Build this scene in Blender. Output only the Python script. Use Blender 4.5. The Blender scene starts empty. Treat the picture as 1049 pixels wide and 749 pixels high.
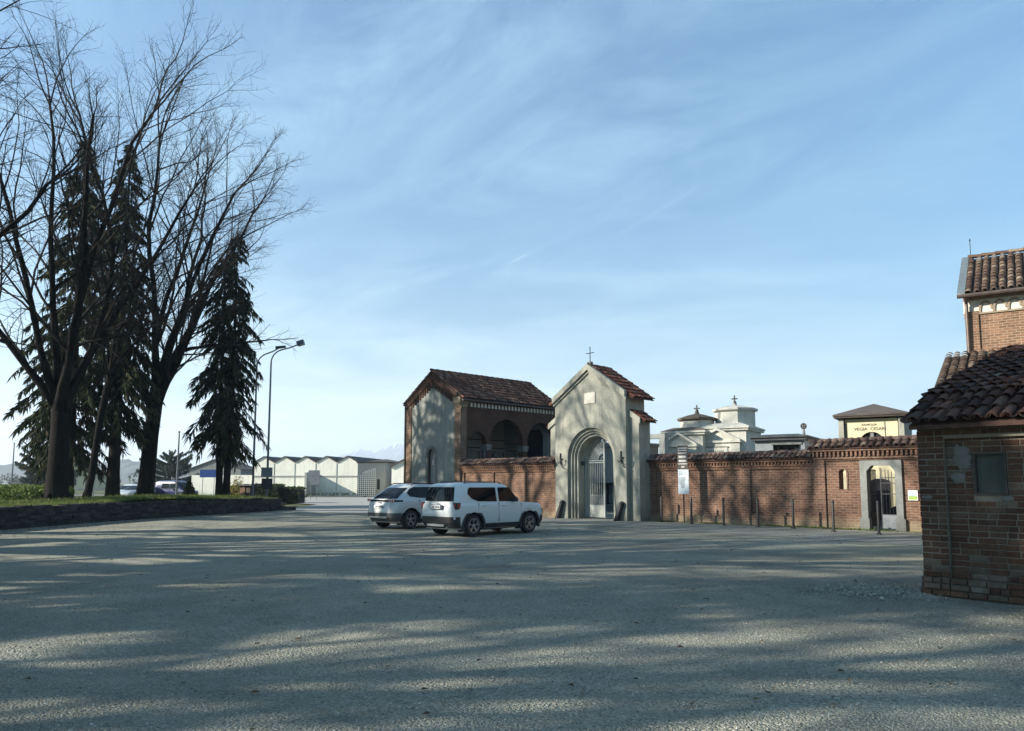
import bpy, math, random
from mathutils import Vector, Matrix
C = bpy.data.collections.new('place'); bpy.context.scene.collection.children.link(C)
sc = bpy.context.scene
R = math.radians; PI = math.pi; S = math.sqrt(.5)
EL, AZ = R(24), R(192)
SUN = Vector((math.cos(EL)*math.cos(AZ), math.cos(EL)*math.sin(AZ), math.sin(EL)))

# ---------------------------------------------------------------- helpers
class MB:
    def __init__(s): s.v = []; s.f = []
    def add(s, vs, fs):
        n = len(s.v); s.v += [tuple(p) for p in vs]; s.f += [tuple(n+i for i in f) for f in fs]; return s
    def box(s, x0, x1, y0, y1, z0, z1):
        return s.add([(x0,y0,z0),(x1,y0,z0),(x1,y1,z0),(x0,y1,z0),(x0,y0,z1),(x1,y0,z1),(x1,y1,z1),(x0,y1,z1)],
                     [(0,3,2,1),(4,5,6,7),(0,1,5,4),(1,2,6,5),(2,3,7,6),(3,0,4,7)])
    def hexa(s, p): return s.add(p, [(0,3,2,1),(4,5,6,7),(0,1,5,4),(1,2,6,5),(2,3,7,6),(3,0,4,7)])
    def prism(s, poly, d0, d1, axis='y'):
        n = len(poly)
        def mk(a, b, d):
            return (a, d, b) if axis == 'y' else ((d, a, b) if axis == 'x' else (a, b, d))
        vs = [mk(a, b, d0) for a, b in poly]+[mk(a, b, d1) for a, b in poly]
        fs = [tuple(range(n-1, -1, -1)), tuple(range(n, 2*n))]+[(i, (i+1) % n, n+(i+1) % n, n+i) for i in range(n)]
        return s.add(vs, fs)
    def tube(s, pts, rad, n=6, cap=True):
        pts = [Vector(p) for p in pts]
        if not isinstance(rad, (list, tuple)): rad = [rad]*len(pts)
        vs = []; ref = None
        for i, p in enumerate(pts):
            t = (pts[min(i+1, len(pts)-1)]-pts[max(i-1, 0)])
            t = t.normalized() if t.length > 1e-9 else Vector((0,0,1))
            if ref is None: ref = t.orthogonal().normalized()
            ref = (ref-t*ref.dot(t))
            ref = ref.normalized() if ref.length > 1e-6 else t.orthogonal().normalized()
            b = t.cross(ref)
            for k in range(n):
                a = 2*PI*k/n; vs.append(p+(ref*math.cos(a)+b*math.sin(a))*rad[i])
        fs = []
        for i in range(len(pts)-1):
            for k in range(n):
                fs.append((i*n+k, i*n+(k+1) % n, (i+1)*n+(k+1) % n, (i+1)*n+k))
        if cap: fs += [tuple(range(n-1, -1, -1)), tuple((len(pts)-1)*n+k for k in range(n))]
        return s.add(vs, fs)
    def lathe(s, prof, n=16, c=(0,0,0), ph=0.0):
        vs = []; fs = []; m = len(prof)
        for r, z in prof:
            for k in range(n):
                a = 2*PI*k/n+ph; vs.append((c[0]+r*math.cos(a), c[1]+r*math.sin(a), c[2]+z))
        for i in range(m-1):
            for k in range(n): fs.append((i*n+k, i*n+(k+1) % n, (i+1)*n+(k+1) % n, (i+1)*n+k))
        fs += [tuple(range(n-1, -1, -1)), tuple((m-1)*n+k for k in range(n))]
        return s.add(vs, fs)
    def lathe_y(s, prof, n=24, c=(0,0,0), cap=True):   # axis along y, prof = (r, y)
        vs = []; fs = []; m = len(prof)
        for r, y in prof:
            for k in range(n):
                a = 2*PI*k/n; vs.append((c[0]+r*math.cos(a), c[1]+y, c[2]+r*math.sin(a)))
        for i in range(m-1):
            for k in range(n): fs.append((i*n+k, (i+1)*n+k, (i+1)*n+(k+1) % n, i*n+(k+1) % n))
        if cap: fs += [tuple(range(n)), tuple((m-1)*n+k for k in range(n-1, -1, -1))]
        return s.add(vs, fs)
    def build(s, name, mat, parent=None, smooth=False, angle=35, label=None):
        me = bpy.data.meshes.new(name); me.from_pydata(s.v, [], s.f)
        if mat is not None: me.materials.append(mat)
        if smooth:
            me.polygons.foreach_set('use_smooth', [True]*len(me.polygons))
            me.update()
            if angle < 180: me.set_sharp_from_angle(angle=R(angle))
        me.update()
        o = bpy.data.objects.new(name, me); C.objects.link(o)
        if parent is not None: o.parent = parent
        if label: o['label'] = label
        return o

def thing(name, label, cat, loc=(0,0,0), rz=0.0, group=None):
    o = bpy.data.objects.new(name, None); C.objects.link(o); o.empty_display_size = .2
    o.location = loc; o.rotation_euler = (0,0,rz); o['label'] = label; o['category'] = cat
    if group: o['group'] = group
    return o
def tag(o, label, cat, group=None, kind=None):
    o['label'] = label; o['category'] = cat
    if group: o['group'] = group
    if kind: o['kind'] = kind
    return o
def struct(o, kind='structure'): o['kind'] = kind; return o
def copy_tree(o, parent=None):
    c = o.copy(); C.objects.link(c)
    if parent is not None: c.parent = parent
    for ch in list(o.children): copy_tree(ch, c)
    return c
O0 = Vector((4.851, 32.25, 0)); ER = Vector((S,-S,0)); EN = Vector((S,S,0)); RZ = R(-45)
def W(a, b, z=0): return O0+ER*a+EN*b+Vector((0,0,z))

# ---------------------------------------------------------------- materials
def newmat(name):
    m = bpy.data.materials.new(name); m.use_nodes = True
    nt = m.node_tree; b = nt.nodes['Principled BSDF']; return m, nt, b
class NT:
    def __init__(s, nt): s.nt = nt
    def n(s, typ, **kw):
        nd = s.nt.nodes.new(typ)
        for k, v in kw.items():
            if k.startswith('i_'):
                key = k[2:]
                key = int(key) if key.isdigit() else key.replace('_', ' ')
                nd.inputs[key].default_value = v
            else: setattr(nd, k, v)
        return nd
    def l(s, a, b): s.nt.links.new(a, b)
    def noise(s, vec, scale, detail=4, rough=.55, dist=0.0):
        nd = s.n('ShaderNodeTexNoise'); nd.inputs['Scale'].default_value = scale; nd.inputs['Detail'].default_value = detail
        nd.inputs['Roughness'].default_value = rough; nd.inputs['Distortion'].default_value = dist
        if vec is not None: s.l(vec, nd.inputs['Vector'])
        return nd.outputs['Fac']
    def ramp(s, fac, stops):
        nd = s.n('ShaderNodeValToRGB'); cr = nd.color_ramp
        while len(cr.elements) < len(stops): cr.elements.new(.5)
        for e, (p, c) in zip(cr.elements, stops):
            e.position = p; e.color = (c[0], c[1], c[2], 1) if hasattr(c, '__len__') else (c, c, c, 1)
        s.l(fac, nd.inputs['Fac']); return nd.outputs['Color']
    def mix(s, fac, a, b, blend='MIX'):
        nd = s.n('ShaderNodeMix', data_type='RGBA', blend_type=blend)
        for sock, v in ((nd.inputs[0], fac), (nd.inputs[6], a), (nd.inputs[7], b)):
            if isinstance(v, (int, float)): sock.default_value = v
            elif hasattr(v, '__len__'): sock.default_value = (v[0], v[1], v[2], 1)
            else: s.l(v, sock)
        return nd.outputs[2]
    def math(s, op, a, b=None, c=None):
        nd = s.n('ShaderNodeMath', operation=op)
        for i, v in enumerate((a, b, c)):
            if v is None: continue
            if isinstance(v, (int, float)): nd.inputs[i].default_value = v
            else: s.l(v, nd.inputs[i])
        return nd.outputs[0]
    def bump(s, h, bsdf, strength=.4, dist=.02):
        nd = s.n('ShaderNodeBump'); nd.inputs['Strength'].default_value = strength; nd.inputs['Distance'].default_value = dist
        s.l(h, nd.inputs['Height']); s.l(nd.outputs['Normal'], bsdf.inputs['Normal']); return nd
    def scalevec(s, vec, x, y, z):
        nd = s.n('ShaderNodeVectorMath', operation='MULTIPLY'); s.l(vec, nd.inputs[0]); nd.inputs[1].default_value = (x, y, z); return nd.outputs[0]

def plain(name, col, rough=.7, metal=0.0, var=.15, scale=3.0, spec=None, coat=0.0):
    m, nt, b = newmat(name); N = NT(nt)
    tc = N.n('ShaderNodeTexCoord')
    f = N.noise(tc.outputs['Object'], scale, 5)
    c = N.ramp(f, [(.3, [x*(1-var) for x in col]), (.7, [min(1, x*(1+var)) for x in col])])
    N.l(c, b.inputs['Base Color']); b.inputs['Roughness'].default_value = rough; b.inputs['Metallic'].default_value = metal
    if spec is not None: b.inputs['Specular IOR Level'].default_value = spec
    if coat: b.inputs['Coat Weight'].default_value = coat; b.inputs['Coat Roughness'].default_value = .04
    return m

def wallvec(N):   # object-space x (or y on faces turned sideways) and height
    tc = N.n('ShaderNodeTexCoord')
    sp = N.n('ShaderNodeSeparateXYZ'); N.l(tc.outputs['Object'], sp.inputs[0])
    sn = N.n('ShaderNodeSeparateXYZ'); N.l(tc.outputs['Normal'], sn.inputs[0])
    side = N.math('GREATER_THAN', N.math('ABSOLUTE', sn.outputs[0]), .6)
    u = N.math('ADD', N.math('MULTIPLY', sp.outputs[0], N.math('SUBTRACT', 1.0, side)), N.math('MULTIPLY', sp.outputs[1], side))
    cb = N.n('ShaderNodeCombineXYZ'); N.l(u, cb.inputs[0]); N.l(sp.outputs[2], cb.inputs[1])
    return tc, cb.outputs[0], sp

def dim(c, f): return [x*f for x in c]
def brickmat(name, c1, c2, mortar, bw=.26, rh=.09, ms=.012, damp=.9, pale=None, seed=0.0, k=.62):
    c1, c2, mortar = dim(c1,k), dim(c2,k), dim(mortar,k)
    m, nt, b = newmat(name); N = NT(nt)
    tc, vec, sp = wallvec(N)
    wob = N.n('ShaderNodeTexNoise'); wob.inputs['Scale'].default_value = 6; N.l(tc.outputs['Object'], wob.inputs['Vector'])
    ad = N.n('ShaderNodeVectorMath', operation='MULTIPLY_ADD'); N.l(wob.outputs['Color'], ad.inputs[0]); ad.inputs[1].default_value = (.02,.02,0); N.l(vec, ad.inputs[2])
    br = N.n('ShaderNodeTexBrick'); N.l(ad.outputs[0], br.inputs['Vector'])
    br.inputs['Scale'].default_value = 1; br.inputs['Mortar Size'].default_value = ms; br.inputs['Mortar Smooth'].default_value = .3
    br.inputs['Brick Width'].default_value = bw; br.inputs['Row Height'].default_value = rh; br.inputs['Bias'].default_value = 0
    br.inputs['Color1'].default_value = (*c1, 1); br.inputs['Color2'].default_value = (*c2, 1); br.inputs['Mortar'].default_value = (*mortar, 1)
    big = N.noise(tc.outputs['Object'], .9, 6, .65)
    col = N.mix(1.0, br.outputs['Color'], N.ramp(big, [(.25, .62), (.5, 1.0), (.78, 1.28)]), 'MULTIPLY')
    fine = N.noise(tc.outputs['Object'], 17, 4, .6)
    col = N.mix(1.0, col, N.ramp(fine, [(.3, .75), (.7, 1.2)]), 'MULTIPLY')
    # salts and moss bleaching the foot of the wall
    h = N.math('ADD', sp.outputs[2], N.math('MULTIPLY', N.math('SUBTRACT', N.noise(tc.outputs['Object'], 1.7, 5, .7), .5), 1.1))
    foot = N.ramp(h, [(.05, 1.0), (.16, .75), (.42, 0.0)])
    p = dim(pale or [.42, .38, .24], .75)
    col = N.mix(N.math('MULTIPLY', foot, damp*.75), col, N.mix(.35, p, br.outputs['Color']))
    N.l(col, b.inputs['Base Color']); b.inputs['Roughness'].default_value = .9
    b.inputs['Specular IOR Level'].default_value = .2
    N.bump(N.math('ADD', N.math('MULTIPLY', br.outputs['Fac'], -1.0), N.math('MULTIPLY', fine, .5)), b, .6, .012)
    return m

def plaster(name, col, stain, sc1=.7, streak=True, amt=.5, k=.62, foot=.6):
    col, stain = dim(col,k), dim(stain,k)
    m, nt, b = newmat(name); N = NT(nt)
    tc = N.n('ShaderNodeTexCoord'); o = tc.outputs['Object']
    n1 = N.noise(o, sc1, 7, .65, .4)
    c = N.mix(N.math('MULTIPLY', N.ramp(n1, [(.42, 0.0), (.72, 1.0)]), amt), col, stain)
    if streak:
        st = N.noise(N.scalevec(o, 4.5, 4.5, .35), 1.0, 5, .6)
        c = N.mix(N.math('MULTIPLY', N.ramp(st, [(.5, 0.0), (.75, 1.0)]), amt*.8), c, [x*.55 for x in stain])
    n2 = N.noise(o, 12, 5, .6)
    c = N.mix(1.0, c, N.ramp(n2, [(.3, .86), (.7, 1.08)]), 'MULTIPLY')
    spz = N.n('ShaderNodeSeparateXYZ'); N.l(o, spz.inputs[0])
    hh = N.math('ADD', spz.outputs[2], N.math('MULTIPLY', N.math('SUBTRACT', N.noise(o, 2.1, 6, .7), .5), 1.6))
    c = N.mix(N.math('MULTIPLY', N.ramp(hh, [(.0, 1.0), (.75, 0.0)]), foot), c, [x*.6 for x in stain])
    N.l(c, b.inputs['Base Color']); b.inputs['Roughness'].default_value = .92; b.inputs['Specular IOR Level'].default_value = .15
    N.bump(N.noise(o, 22, 6, .65), b, .25, .01)
    return m

def islandmat(name, stops, rough=.9, patch=None, bumpscale=30):
    m, nt, b = newmat(name); N = NT(nt)
    g = N.n('ShaderNodeNewGeometry'); tc = N.n('ShaderNodeTexCoord')
    c = N.ramp(g.outputs['Random Per Island'], stops)
    f = N.noise(tc.outputs['Object'], bumpscale, 5, .65)
    c = N.mix(1.0, c, N.ramp(f, [(.28, .62), (.7, 1.25)]), 'MULTIPLY')
    if patch:
        pf = N.noise(tc.outputs['Object'], 2.2, 6, .7)
        c = N.mix(N.math('MULTIPLY', N.ramp(pf, [(.55, 0.0), (.68, 1.0)]), .55), c, patch)
    N.l(c, b.inputs['Base Color']); b.inputs['Roughness'].default_value = rough; b.inputs['Specular IOR Level'].default_value = .2
    N.bump(f, b, .5, .01)
    return m

M = {}
M['brick'] = brickmat('cemetery_brick', (.32,.162,.105), (.20,.10,.068), (.36,.285,.21))
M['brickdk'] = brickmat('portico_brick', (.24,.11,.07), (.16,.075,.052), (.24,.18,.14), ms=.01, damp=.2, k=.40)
M['brickpier'] = brickmat('pier_brick', (.33,.19,.12), (.24,.135,.09), (.42,.35,.26), damp=.3, k=.6)
M['corbel'] = plaster('worn_corbel', (.46,.36,.25), (.28,.21,.15), 3, False, .5)
M['brickch'] = brickmat('church_brick', (.36,.185,.11), (.22,.115,.072), (.42,.34,.24), bw=.24, rh=.085, ms=.012, damp=0, k=.66)
M['bricknear'] = islandmat('old_brick', [(0,(.062,.031,.020)),(.3,(.080,.040,.025)),(.65,(.095,.047,.028)),(.85,(.092,.052,.033)),(1,(.112,.064,.040))], patch=(.12,.095,.075), bumpscale=26)
M['brickpale'] = islandmat('worn_brick', [(0,(.078,.050,.035)),(.5,(.10,.070,.050)),(1,(.13,.10,.074))], patch=(.19,.175,.15), bumpscale=26)
M['mortar'] = plaster('lime_mortar', (.31,.27,.215), (.18,.155,.125), 2.0, False)
M['plaster'] = plaster('gate_plaster', (.55,.54,.45), (.34,.34,.29), .6, True, .65, .60)
M['plastergable'] = plaster('gable_plaster', (.50,.50,.44), (.30,.32,.29), .5, True, .8)
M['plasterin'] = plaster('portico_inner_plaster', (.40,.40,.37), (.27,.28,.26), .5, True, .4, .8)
M['white'] = plaster('white_plaster', (.80,.78,.68), (.55,.54,.46), .5, True, .4, .66)
M['cream'] = plaster('cream_plaster', (.78,.70,.46), (.62,.56,.38), .4, False, .3, .74)
M['concrete'] = plaster('pale_concrete', (.40,.415,.385), (.24,.25,.23), .6, True, .6, .55)
M['stone'] = plaster('grey_stone', (.33,.33,.30), (.17,.17,.15), .9, True, .7)
M['frieze'] = plaster('frieze_plaster', (.70,.66,.57), (.50,.47,.41), 1.0, False, .3, .8)
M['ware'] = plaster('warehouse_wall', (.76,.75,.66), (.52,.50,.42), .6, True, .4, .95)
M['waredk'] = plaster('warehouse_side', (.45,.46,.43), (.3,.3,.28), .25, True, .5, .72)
M['wareroof'] = plain('warehouse_roof', (.07,.056,.048), .9, var=.3)
TILE = [(0,(.025,.014,.012)),(.25,(.055,.026,.019)),(.5,(.085,.037,.025)),(.75,(.07,.043,.032)),(.93,(.12,.06,.04)),(1,(.15,.12,.08))]
M['tile'] = islandmat('old_roof_tiles', TILE, patch=(.06,.052,.04), bumpscale=22)
M['tilegate'] = islandmat('red_roof_tiles', [(0,(.07,.028,.018)),(.3,(.14,.052,.030)),(.7,(.20,.078,.046)),(1,(.24,.12,.08))], bumpscale=22)
M['tileport'] = islandmat('brown_roof_tiles', [(0,(.055,.028,.02)),(.4,(.125,.058,.037)),(.8,(.18,.088,.058)),(1,(.24,.145,.10))], patch=(.055,.045,.04), bumpscale=22)
M['tilewall'] = islandmat('coping_tiles', [(0,(.055,.032,.026)),(.4,(.105,.064,.05)),(.8,(.16,.108,.085)),(1,(.21,.165,.13))], patch=(.12,.11,.09), bumpscale=22)
M['tilech'] = islandmat('church_roof_tiles', [(0,(.06,.036,.028)),(.4,(.115,.07,.048)),(.8,(.17,.115,.08)),(1,(.23,.185,.13))], patch=(.12,.115,.10), bumpscale=22)
M['tilebed'] = plain('tile_bed', (.07,.036,.026), .95, var=.4, scale=8)
M['iron'] = plain('dark_iron', (.035,.037,.04), .5, .6, .3, 14)
M['ironpost'] = plain('bollard_iron', (.045,.043,.042), .55, .4, .3, 14)
M['gatepaint'] = plain('grey_gate_paint', (.28,.30,.285), .5, .0, .15, 9)
M['kick'] = plain('pale_kick_plate', (.30,.31,.28), .55, .0, .25, 5)
M['galv'] = plain('galvanised_steel', (.13,.14,.15), .5, .5, .2, 9)
M['lead'] = plain('lead_flashing', (.17,.20,.21), .6, .5, .25, 6)
M['gutter'] = plain('gutter_metal', (.10,.075,.06), .5, .5, .3, 8)
M['darkin'] = plain('dark_interior', (.012,.012,.014), .9, var=.2)
M['browndome'] = plaster('weathered_dome', (.24,.20,.145), (.13,.11,.08), 1.2, True, .6)
M['granite'] = plain('grey_granite', (.23,.25,.26), .45, .0, .45, 60)
M['graniteslab'] = plain('dark_roof_slab', (.05,.055,.055), .6, var=.3, scale=6)
M['tomb'] = plain('dark_tombstone', (.045,.045,.05), .25, var=.3, scale=8)
M['bronze'] = plain('dark_bronze', (.06,.055,.05), .5, .6, .3, 9)
M['signdk'] = plain('dark_sign_panel', (.10,.085,.07), .5, var=.15)
M['signwhite'] = plain('white_sign_face', (.78,.82,.82), .35, var=.05)
M['signblue'] = plain('blue_sign_face', (.012,.045,.19), .4, var=.1)
M['signgrey'] = plain('grey_sign_back', (.16,.18,.195), .55, .2, .12)
M['signgreen'] = plain('meadow_print', (.30,.42,.08), .6, var=.25, scale=30)
M['signsky'] = plain('sky_print', (.45,.58,.72), .6, var=.2, scale=20)
M['ink'] = plain('black_lettering', (.03,.025,.02), .7, var=.1)
M['inkwhite'] = plain('white_lettering', (.75,.73,.68), .6, var=.05)
M['shutter'] = plain('green_grey_shutter', (.045,.053,.042), .8, var=.3, scale=5)
M['timber'] = plain('dark_timber', (.05,.038,.03), .85, var=.3, scale=12)
M['bark'] = None
def barkmat(name, a, b_):
    m, nt, b = newmat(name); N = NT(nt); tc = N.n('ShaderNodeTexCoord')
    f = N.noise(N.scalevec(tc.outputs['Object'], 7, 7, 1.4), 1.0, 7, .7, .6)
    N.l(N.ramp(f, [(.3, a), (.7, b_)]), b.inputs['Base Color']); b.inputs['Roughness'].default_value = .95; b.inputs['Specular IOR Level'].default_value = .1
    N.bump(f, b, .9, .06); return m
M['bark'] = barkmat('bark', (.0045,.004,.0035), (.018,.0155,.013))
M['twig'] = plain('twigs', (.026,.022,.018), .9, var=.3, spec=.1)
def leafmat(name, stops, trans=.25):
    m, nt, b = newmat(name); N = NT(nt); g = N.n('ShaderNodeNewGeometry'); tc = N.n('ShaderNodeTexCoord')
    c = N.ramp(g.outputs['Random Per Island'], stops)
    c = N.mix(1.0, c, N.ramp(N.noise(tc.outputs['Object'], .8, 4, .6), [(.3, .6), (.7, 1.35)]), 'MULTIPLY')
    N.l(c, b.inputs['Base Color']); b.inputs['Roughness'].default_value = .75; b.inputs['Specular IOR Level'].default_value = .15
    tr = N.n('ShaderNodeBsdfTranslucent'); N.l(c, tr.inputs['Color'])
    mx = N.n('ShaderNodeMixShader'); mx.inputs[0].default_value = trans
    N.l(b.outputs[0], mx.inputs[1]); N.l(tr.outputs[0], mx.inputs[2]); N.l(mx.outputs[0], nt.nodes['Material Output'].inputs['Surface'])
    return m
M['needle'] = leafmat('conifer_needles', [(0,(.012,.021,.010)),(.5,(.027,.04,.017)),(.82,(.05,.06,.025)),(1,(.10,.09,.045))], .25)
M['cedar'] = leafmat('far_cedar_needles', [(0,(.02,.035,.025)),(1,(.05,.075,.045))], .1)
M['hedge'] = leafmat('hedge_leaves', [(0,(.02,.035,.014)),(.6,(.05,.075,.028)),(1,(.10,.12,.05))])
M['yellowleaf'] = leafmat('yellow_shrub_leaves', [(0,(.22,.18,.05)),(1,(.42,.34,.10))])
M['grassblade'] = leafmat('grass_blades', [(0,(.05,.085,.02)),(.5,(.11,.16,.035)),(1,(.24,.25,.09))], .35)
M['ivy'] = leafmat('mound_leaves', [(0,(.05,.09,.02)),(.5,(.11,.17,.04)),(1,(.20,.25,.07))], .3)

def carpaint(name, col, rough=.25, metal=0.0, dirt=.28):
    m, nt, b = newmat(name); N = NT(nt); tc = N.n('ShaderNodeTexCoord')
    f = N.noise(tc.outputs['Object'], 1.6, 5, .6)
    sp = N.n('ShaderNodeSeparateXYZ'); N.l(tc.outputs['Object'], sp.inputs[0])
    dust = N.math('MULTIPLY', N.ramp(sp.outputs[2], [(.3, 1.0), (.85, 0.0)]), N.ramp(f, [(.35, .05*dirt/.28), (.7, dirt)]))
    N.l(N.mix(dust, col, (.26,.24,.20)), b.inputs['Base Color'])
    N.l(N.math('ADD', rough, N.math('MULTIPLY', dust, .5)), b.inputs['Roughness']); b.inputs['Metallic'].default_value = metal
    b.inputs['Coat Weight'].default_value = .5; b.inputs['Coat Roughness'].default_value = .06
    return m
M['paintwhite'] = carpaint('white_car_paint', (.60,.62,.60))
M['paintsilver'] = carpaint('pearl_white_car_paint', (.50,.51,.50), .3, .1)
M['paintblue'] = carpaint('blue_car_paint', (.008,.014,.07), .3, 0, .02)
M['paintgrey'] = carpaint('silver_car_paint', (.45,.47,.5), .3, .5)
M['glass'] = plain('tinted_car_glass', (.008,.009,.010), .03, var=.1, spec=.22)
M['clad'] = plain('black_plastic', (.022,.023,.024), .55, var=.2)
M['bumpgrey'] = plain('grey_bumper_plastic', (.06,.065,.068), .5, var=.2)
M['silvertrim'] = plain('silver_trim', (.45,.46,.46), .3, .8, .1)
M['tyre'] = plain('tyre_rubber', (.018,.018,.018), .85, var=.3, scale=20)
M['alloy'] = plain('alloy_rim', (.42,.43,.44), .3, .85, .1)
M['lampred'] = plain('red_lamp_lens', (.30,.012,.015), .15, var=.15, spec=.8, coat=1)
M['lampclear'] = plain('clear_lamp_lens', (.6,.6,.6), .1, var=.05, coat=1)
M['plate'] = plain('number_plate', (.62,.64,.64), .4, var=.05)

def gravelmat():
    m, nt, b = newmat('grey_gravel'); N = NT(nt); tc = N.n('ShaderNodeTexCoord'); o = tc.outputs['Object']
    def voro(scale):
        v = N.n('ShaderNodeTexVoronoi'); v.inputs['Scale'].default_value = scale; v.inputs['Randomness'].default_value = 1; N.l(o, v.inputs['Vector']); return v
    v1 = voro(64); v2 = voro(38)
    sx = N.n('ShaderNodeSeparateColor'); N.l(v1.outputs['Color'], sx.inputs[0])
    sx2 = N.n('ShaderNodeSeparateColor'); N.l(v2.outputs['Color'], sx2.inputs[0])
    c = N.ramp(sx.outputs[0], [(0,(.148,.147,.116)),(.35,(.235,.231,.183)),(.7,(.31,.303,.238)),(1,(.44,.425,.335))])
    c = N.mix(.4, c, N.ramp(sx2.outputs[1], [(0,(.17,.168,.133)),(1,(.365,.353,.278))]))
    big = N.noise(o, .16, 6, .62, .6); mid = N.noise(N.scalevec(o, 1, 1, 1), 1.3, 5, .6)
    c = N.mix(1.0, c, N.ramp(big, [(.3, .66), (.5, 1.0), (.7, 1.25)]), 'MULTIPLY')
    c = N.mix(1.0, c, N.ramp(mid, [(.3, .85), (.7, 1.12)]), 'MULTIPLY')
    # worn tracks where wheels pressed fines to the surface
    tr = N.noise(N.scalevec(o, .55, .16, 1), 1.0, 5, .6, .8)
    c = N.mix(N.math('MULTIPLY', N.ramp(tr, [(.52, 0.0), (.68, 1.0)]),   .35), c, (.20,.19,.16))
    def spot(x, y, r, amp):      # uneven patch centred on a place in the yard
        sb = N.n('ShaderNodeVectorMath', operation='DISTANCE'); N.l(o, sb.inputs[0]); sb.inputs[1].default_value = (x, y, 0)
        q = N.math('ADD', N.math('DIVIDE', sb.outputs['Value'], r), N.math('MULTIPLY', N.math('SUBTRACT', N.noise(o, 2.6, 6, .7), .5), amp))
        return N.ramp(q, [(.55, 1.0), (1.0, 0.0)])
    c = N.mix(N.math('MULTIPLY', spot(7.6, 8.9, 1.7, 1.3), .8), c, N.mix(sx.outputs[1], (.045,.05,.018), (.13,.115,.06)))
    c = N.mix(N.math('MULTIPLY', spot(5.95, 11.7, .75, 1.2), .8), c, (.40,.39,.36))
    c = N.mix(N.math('MULTIPLY', spot(9.6, 17.5, 3.4, 1.2), .35), c, (.26,.22,.13))
    N.l(c, b.inputs['Base Color']); b.inputs['Roughness'].default_value = .95; b.inputs['Specular IOR Level'].default_value = .15
    h = N.math('ADD', N.math('MULTIPLY', N.math('SUBTRACT', 1.0, v1.outputs['Distance']), 1.0), N.math('MULTIPLY', N.math('SUBTRACT', 1.0, v2.outputs['Distance']), 1.3))
    h = N.math('ADD', h, N.math('MULTIPLY', mid, 1.5))
    N.bump(h, b, .9, .02)
    return m
M['gravel'] = gravelmat()
def asphaltmat(name, a, b_, fine=60, k=.68):
    a, b_ = dim(a,k), dim(b_,k)
    m, nt, b = newmat(name); N = NT(nt); tc = N.n('ShaderNodeTexCoord'); o = tc.outputs['Object']
    f = N.noise(o, .35, 7, .65, .5); g = N.noise(o, fine, 3, .6)
    c = N.ramp(f, [(.3, a), (.7, b_)]); c = N.mix(1.0, c, N.ramp(g, [(.3, .72), (.7, 1.25)]), 'MULTIPLY')
    N.l(c, b.inputs['Base Color']); b.inputs['Roughness'].default_value = .93; b.inputs['Specular IOR Level'].default_value = .2
    N.bump(g, b, .4, .01); return m
M['asphalt'] = asphaltmat('old_grey_asphalt', (.27,.265,.225), (.38,.37,.305))
M['paving'] = asphaltmat('pale_paving', (.36,.35,.32), (.48,.46,.42))
M['soil'] = asphaltmat('field_ground', (.07,.095,.03), (.17,.165,.075), 8)
M['bedsoil'] = asphaltmat('bed_turf', (.06,.09,.022), (.14,.16,.045), 9)
M['moss'] = asphaltmat('mossy_ground', (.085,.085,.04), (.20,.18,.12), 25)
M['rubble'] = asphaltmat('pale_rubble', (.42,.41,.38), (.62,.60,.55), 25)
M['hill'] = asphaltmat('wooded_hills', (.04,.06,.04), (.08,.095,.06), .05)
def mountainmat():
    m, nt, b = newmat('snowy_mountain'); N = NT(nt); g = N.n('ShaderNodeNewGeometry')
    sp = N.n('ShaderNodeSeparateXYZ'); N.l(g.outputs['Position'], sp.inputs[0])
    nz = N.noise(g.outputs['Position'], .005, 7, .7)
    h = N.math('ADD', sp.outputs[2], N.math('MULTIPLY', N.math('SUBTRACT', nz, .5), 370))
    N.l(N.ramp(N.math('DIVIDE', h, 740), [(.28,(.05,.07,.09)),(.42,(.36,.38,.40))]), b.inputs['Base Color'])
    b.inputs['Roughness'].default_value = .9; return m
M['mountain'] = mountainmat()
def stonewallmat():
    m, nt, b = newmat('stacked_dark_stone'); N = NT(nt)
    tc, vec, sp = wallvec(N)
    sp2 = N.n('ShaderNodeSeparateXYZ'); N.l(tc.outputs['Object'], sp2.inputs[0])
    g = N.n('ShaderNodeNewGeometry')
    c = N.ramp(g.outputs['Random Per Island'], [(0,(.012,.011,.010)),(.5,(.027,.025,.022)),(1,(.058,.053,.045))])
    f = N.noise(tc.outputs['Object'], 9, 6, .7); c = N.mix(1.0, c, N.ramp(f, [(.3,.6),(.7,1.3)]), 'MULTIPLY')
    N.l(c, b.inputs['Base Color']); b.inputs['Roughness'].default_value = .95; N.bump(f, b, .8, .03); return m
M['drystone'] = stonewallmat()

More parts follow.
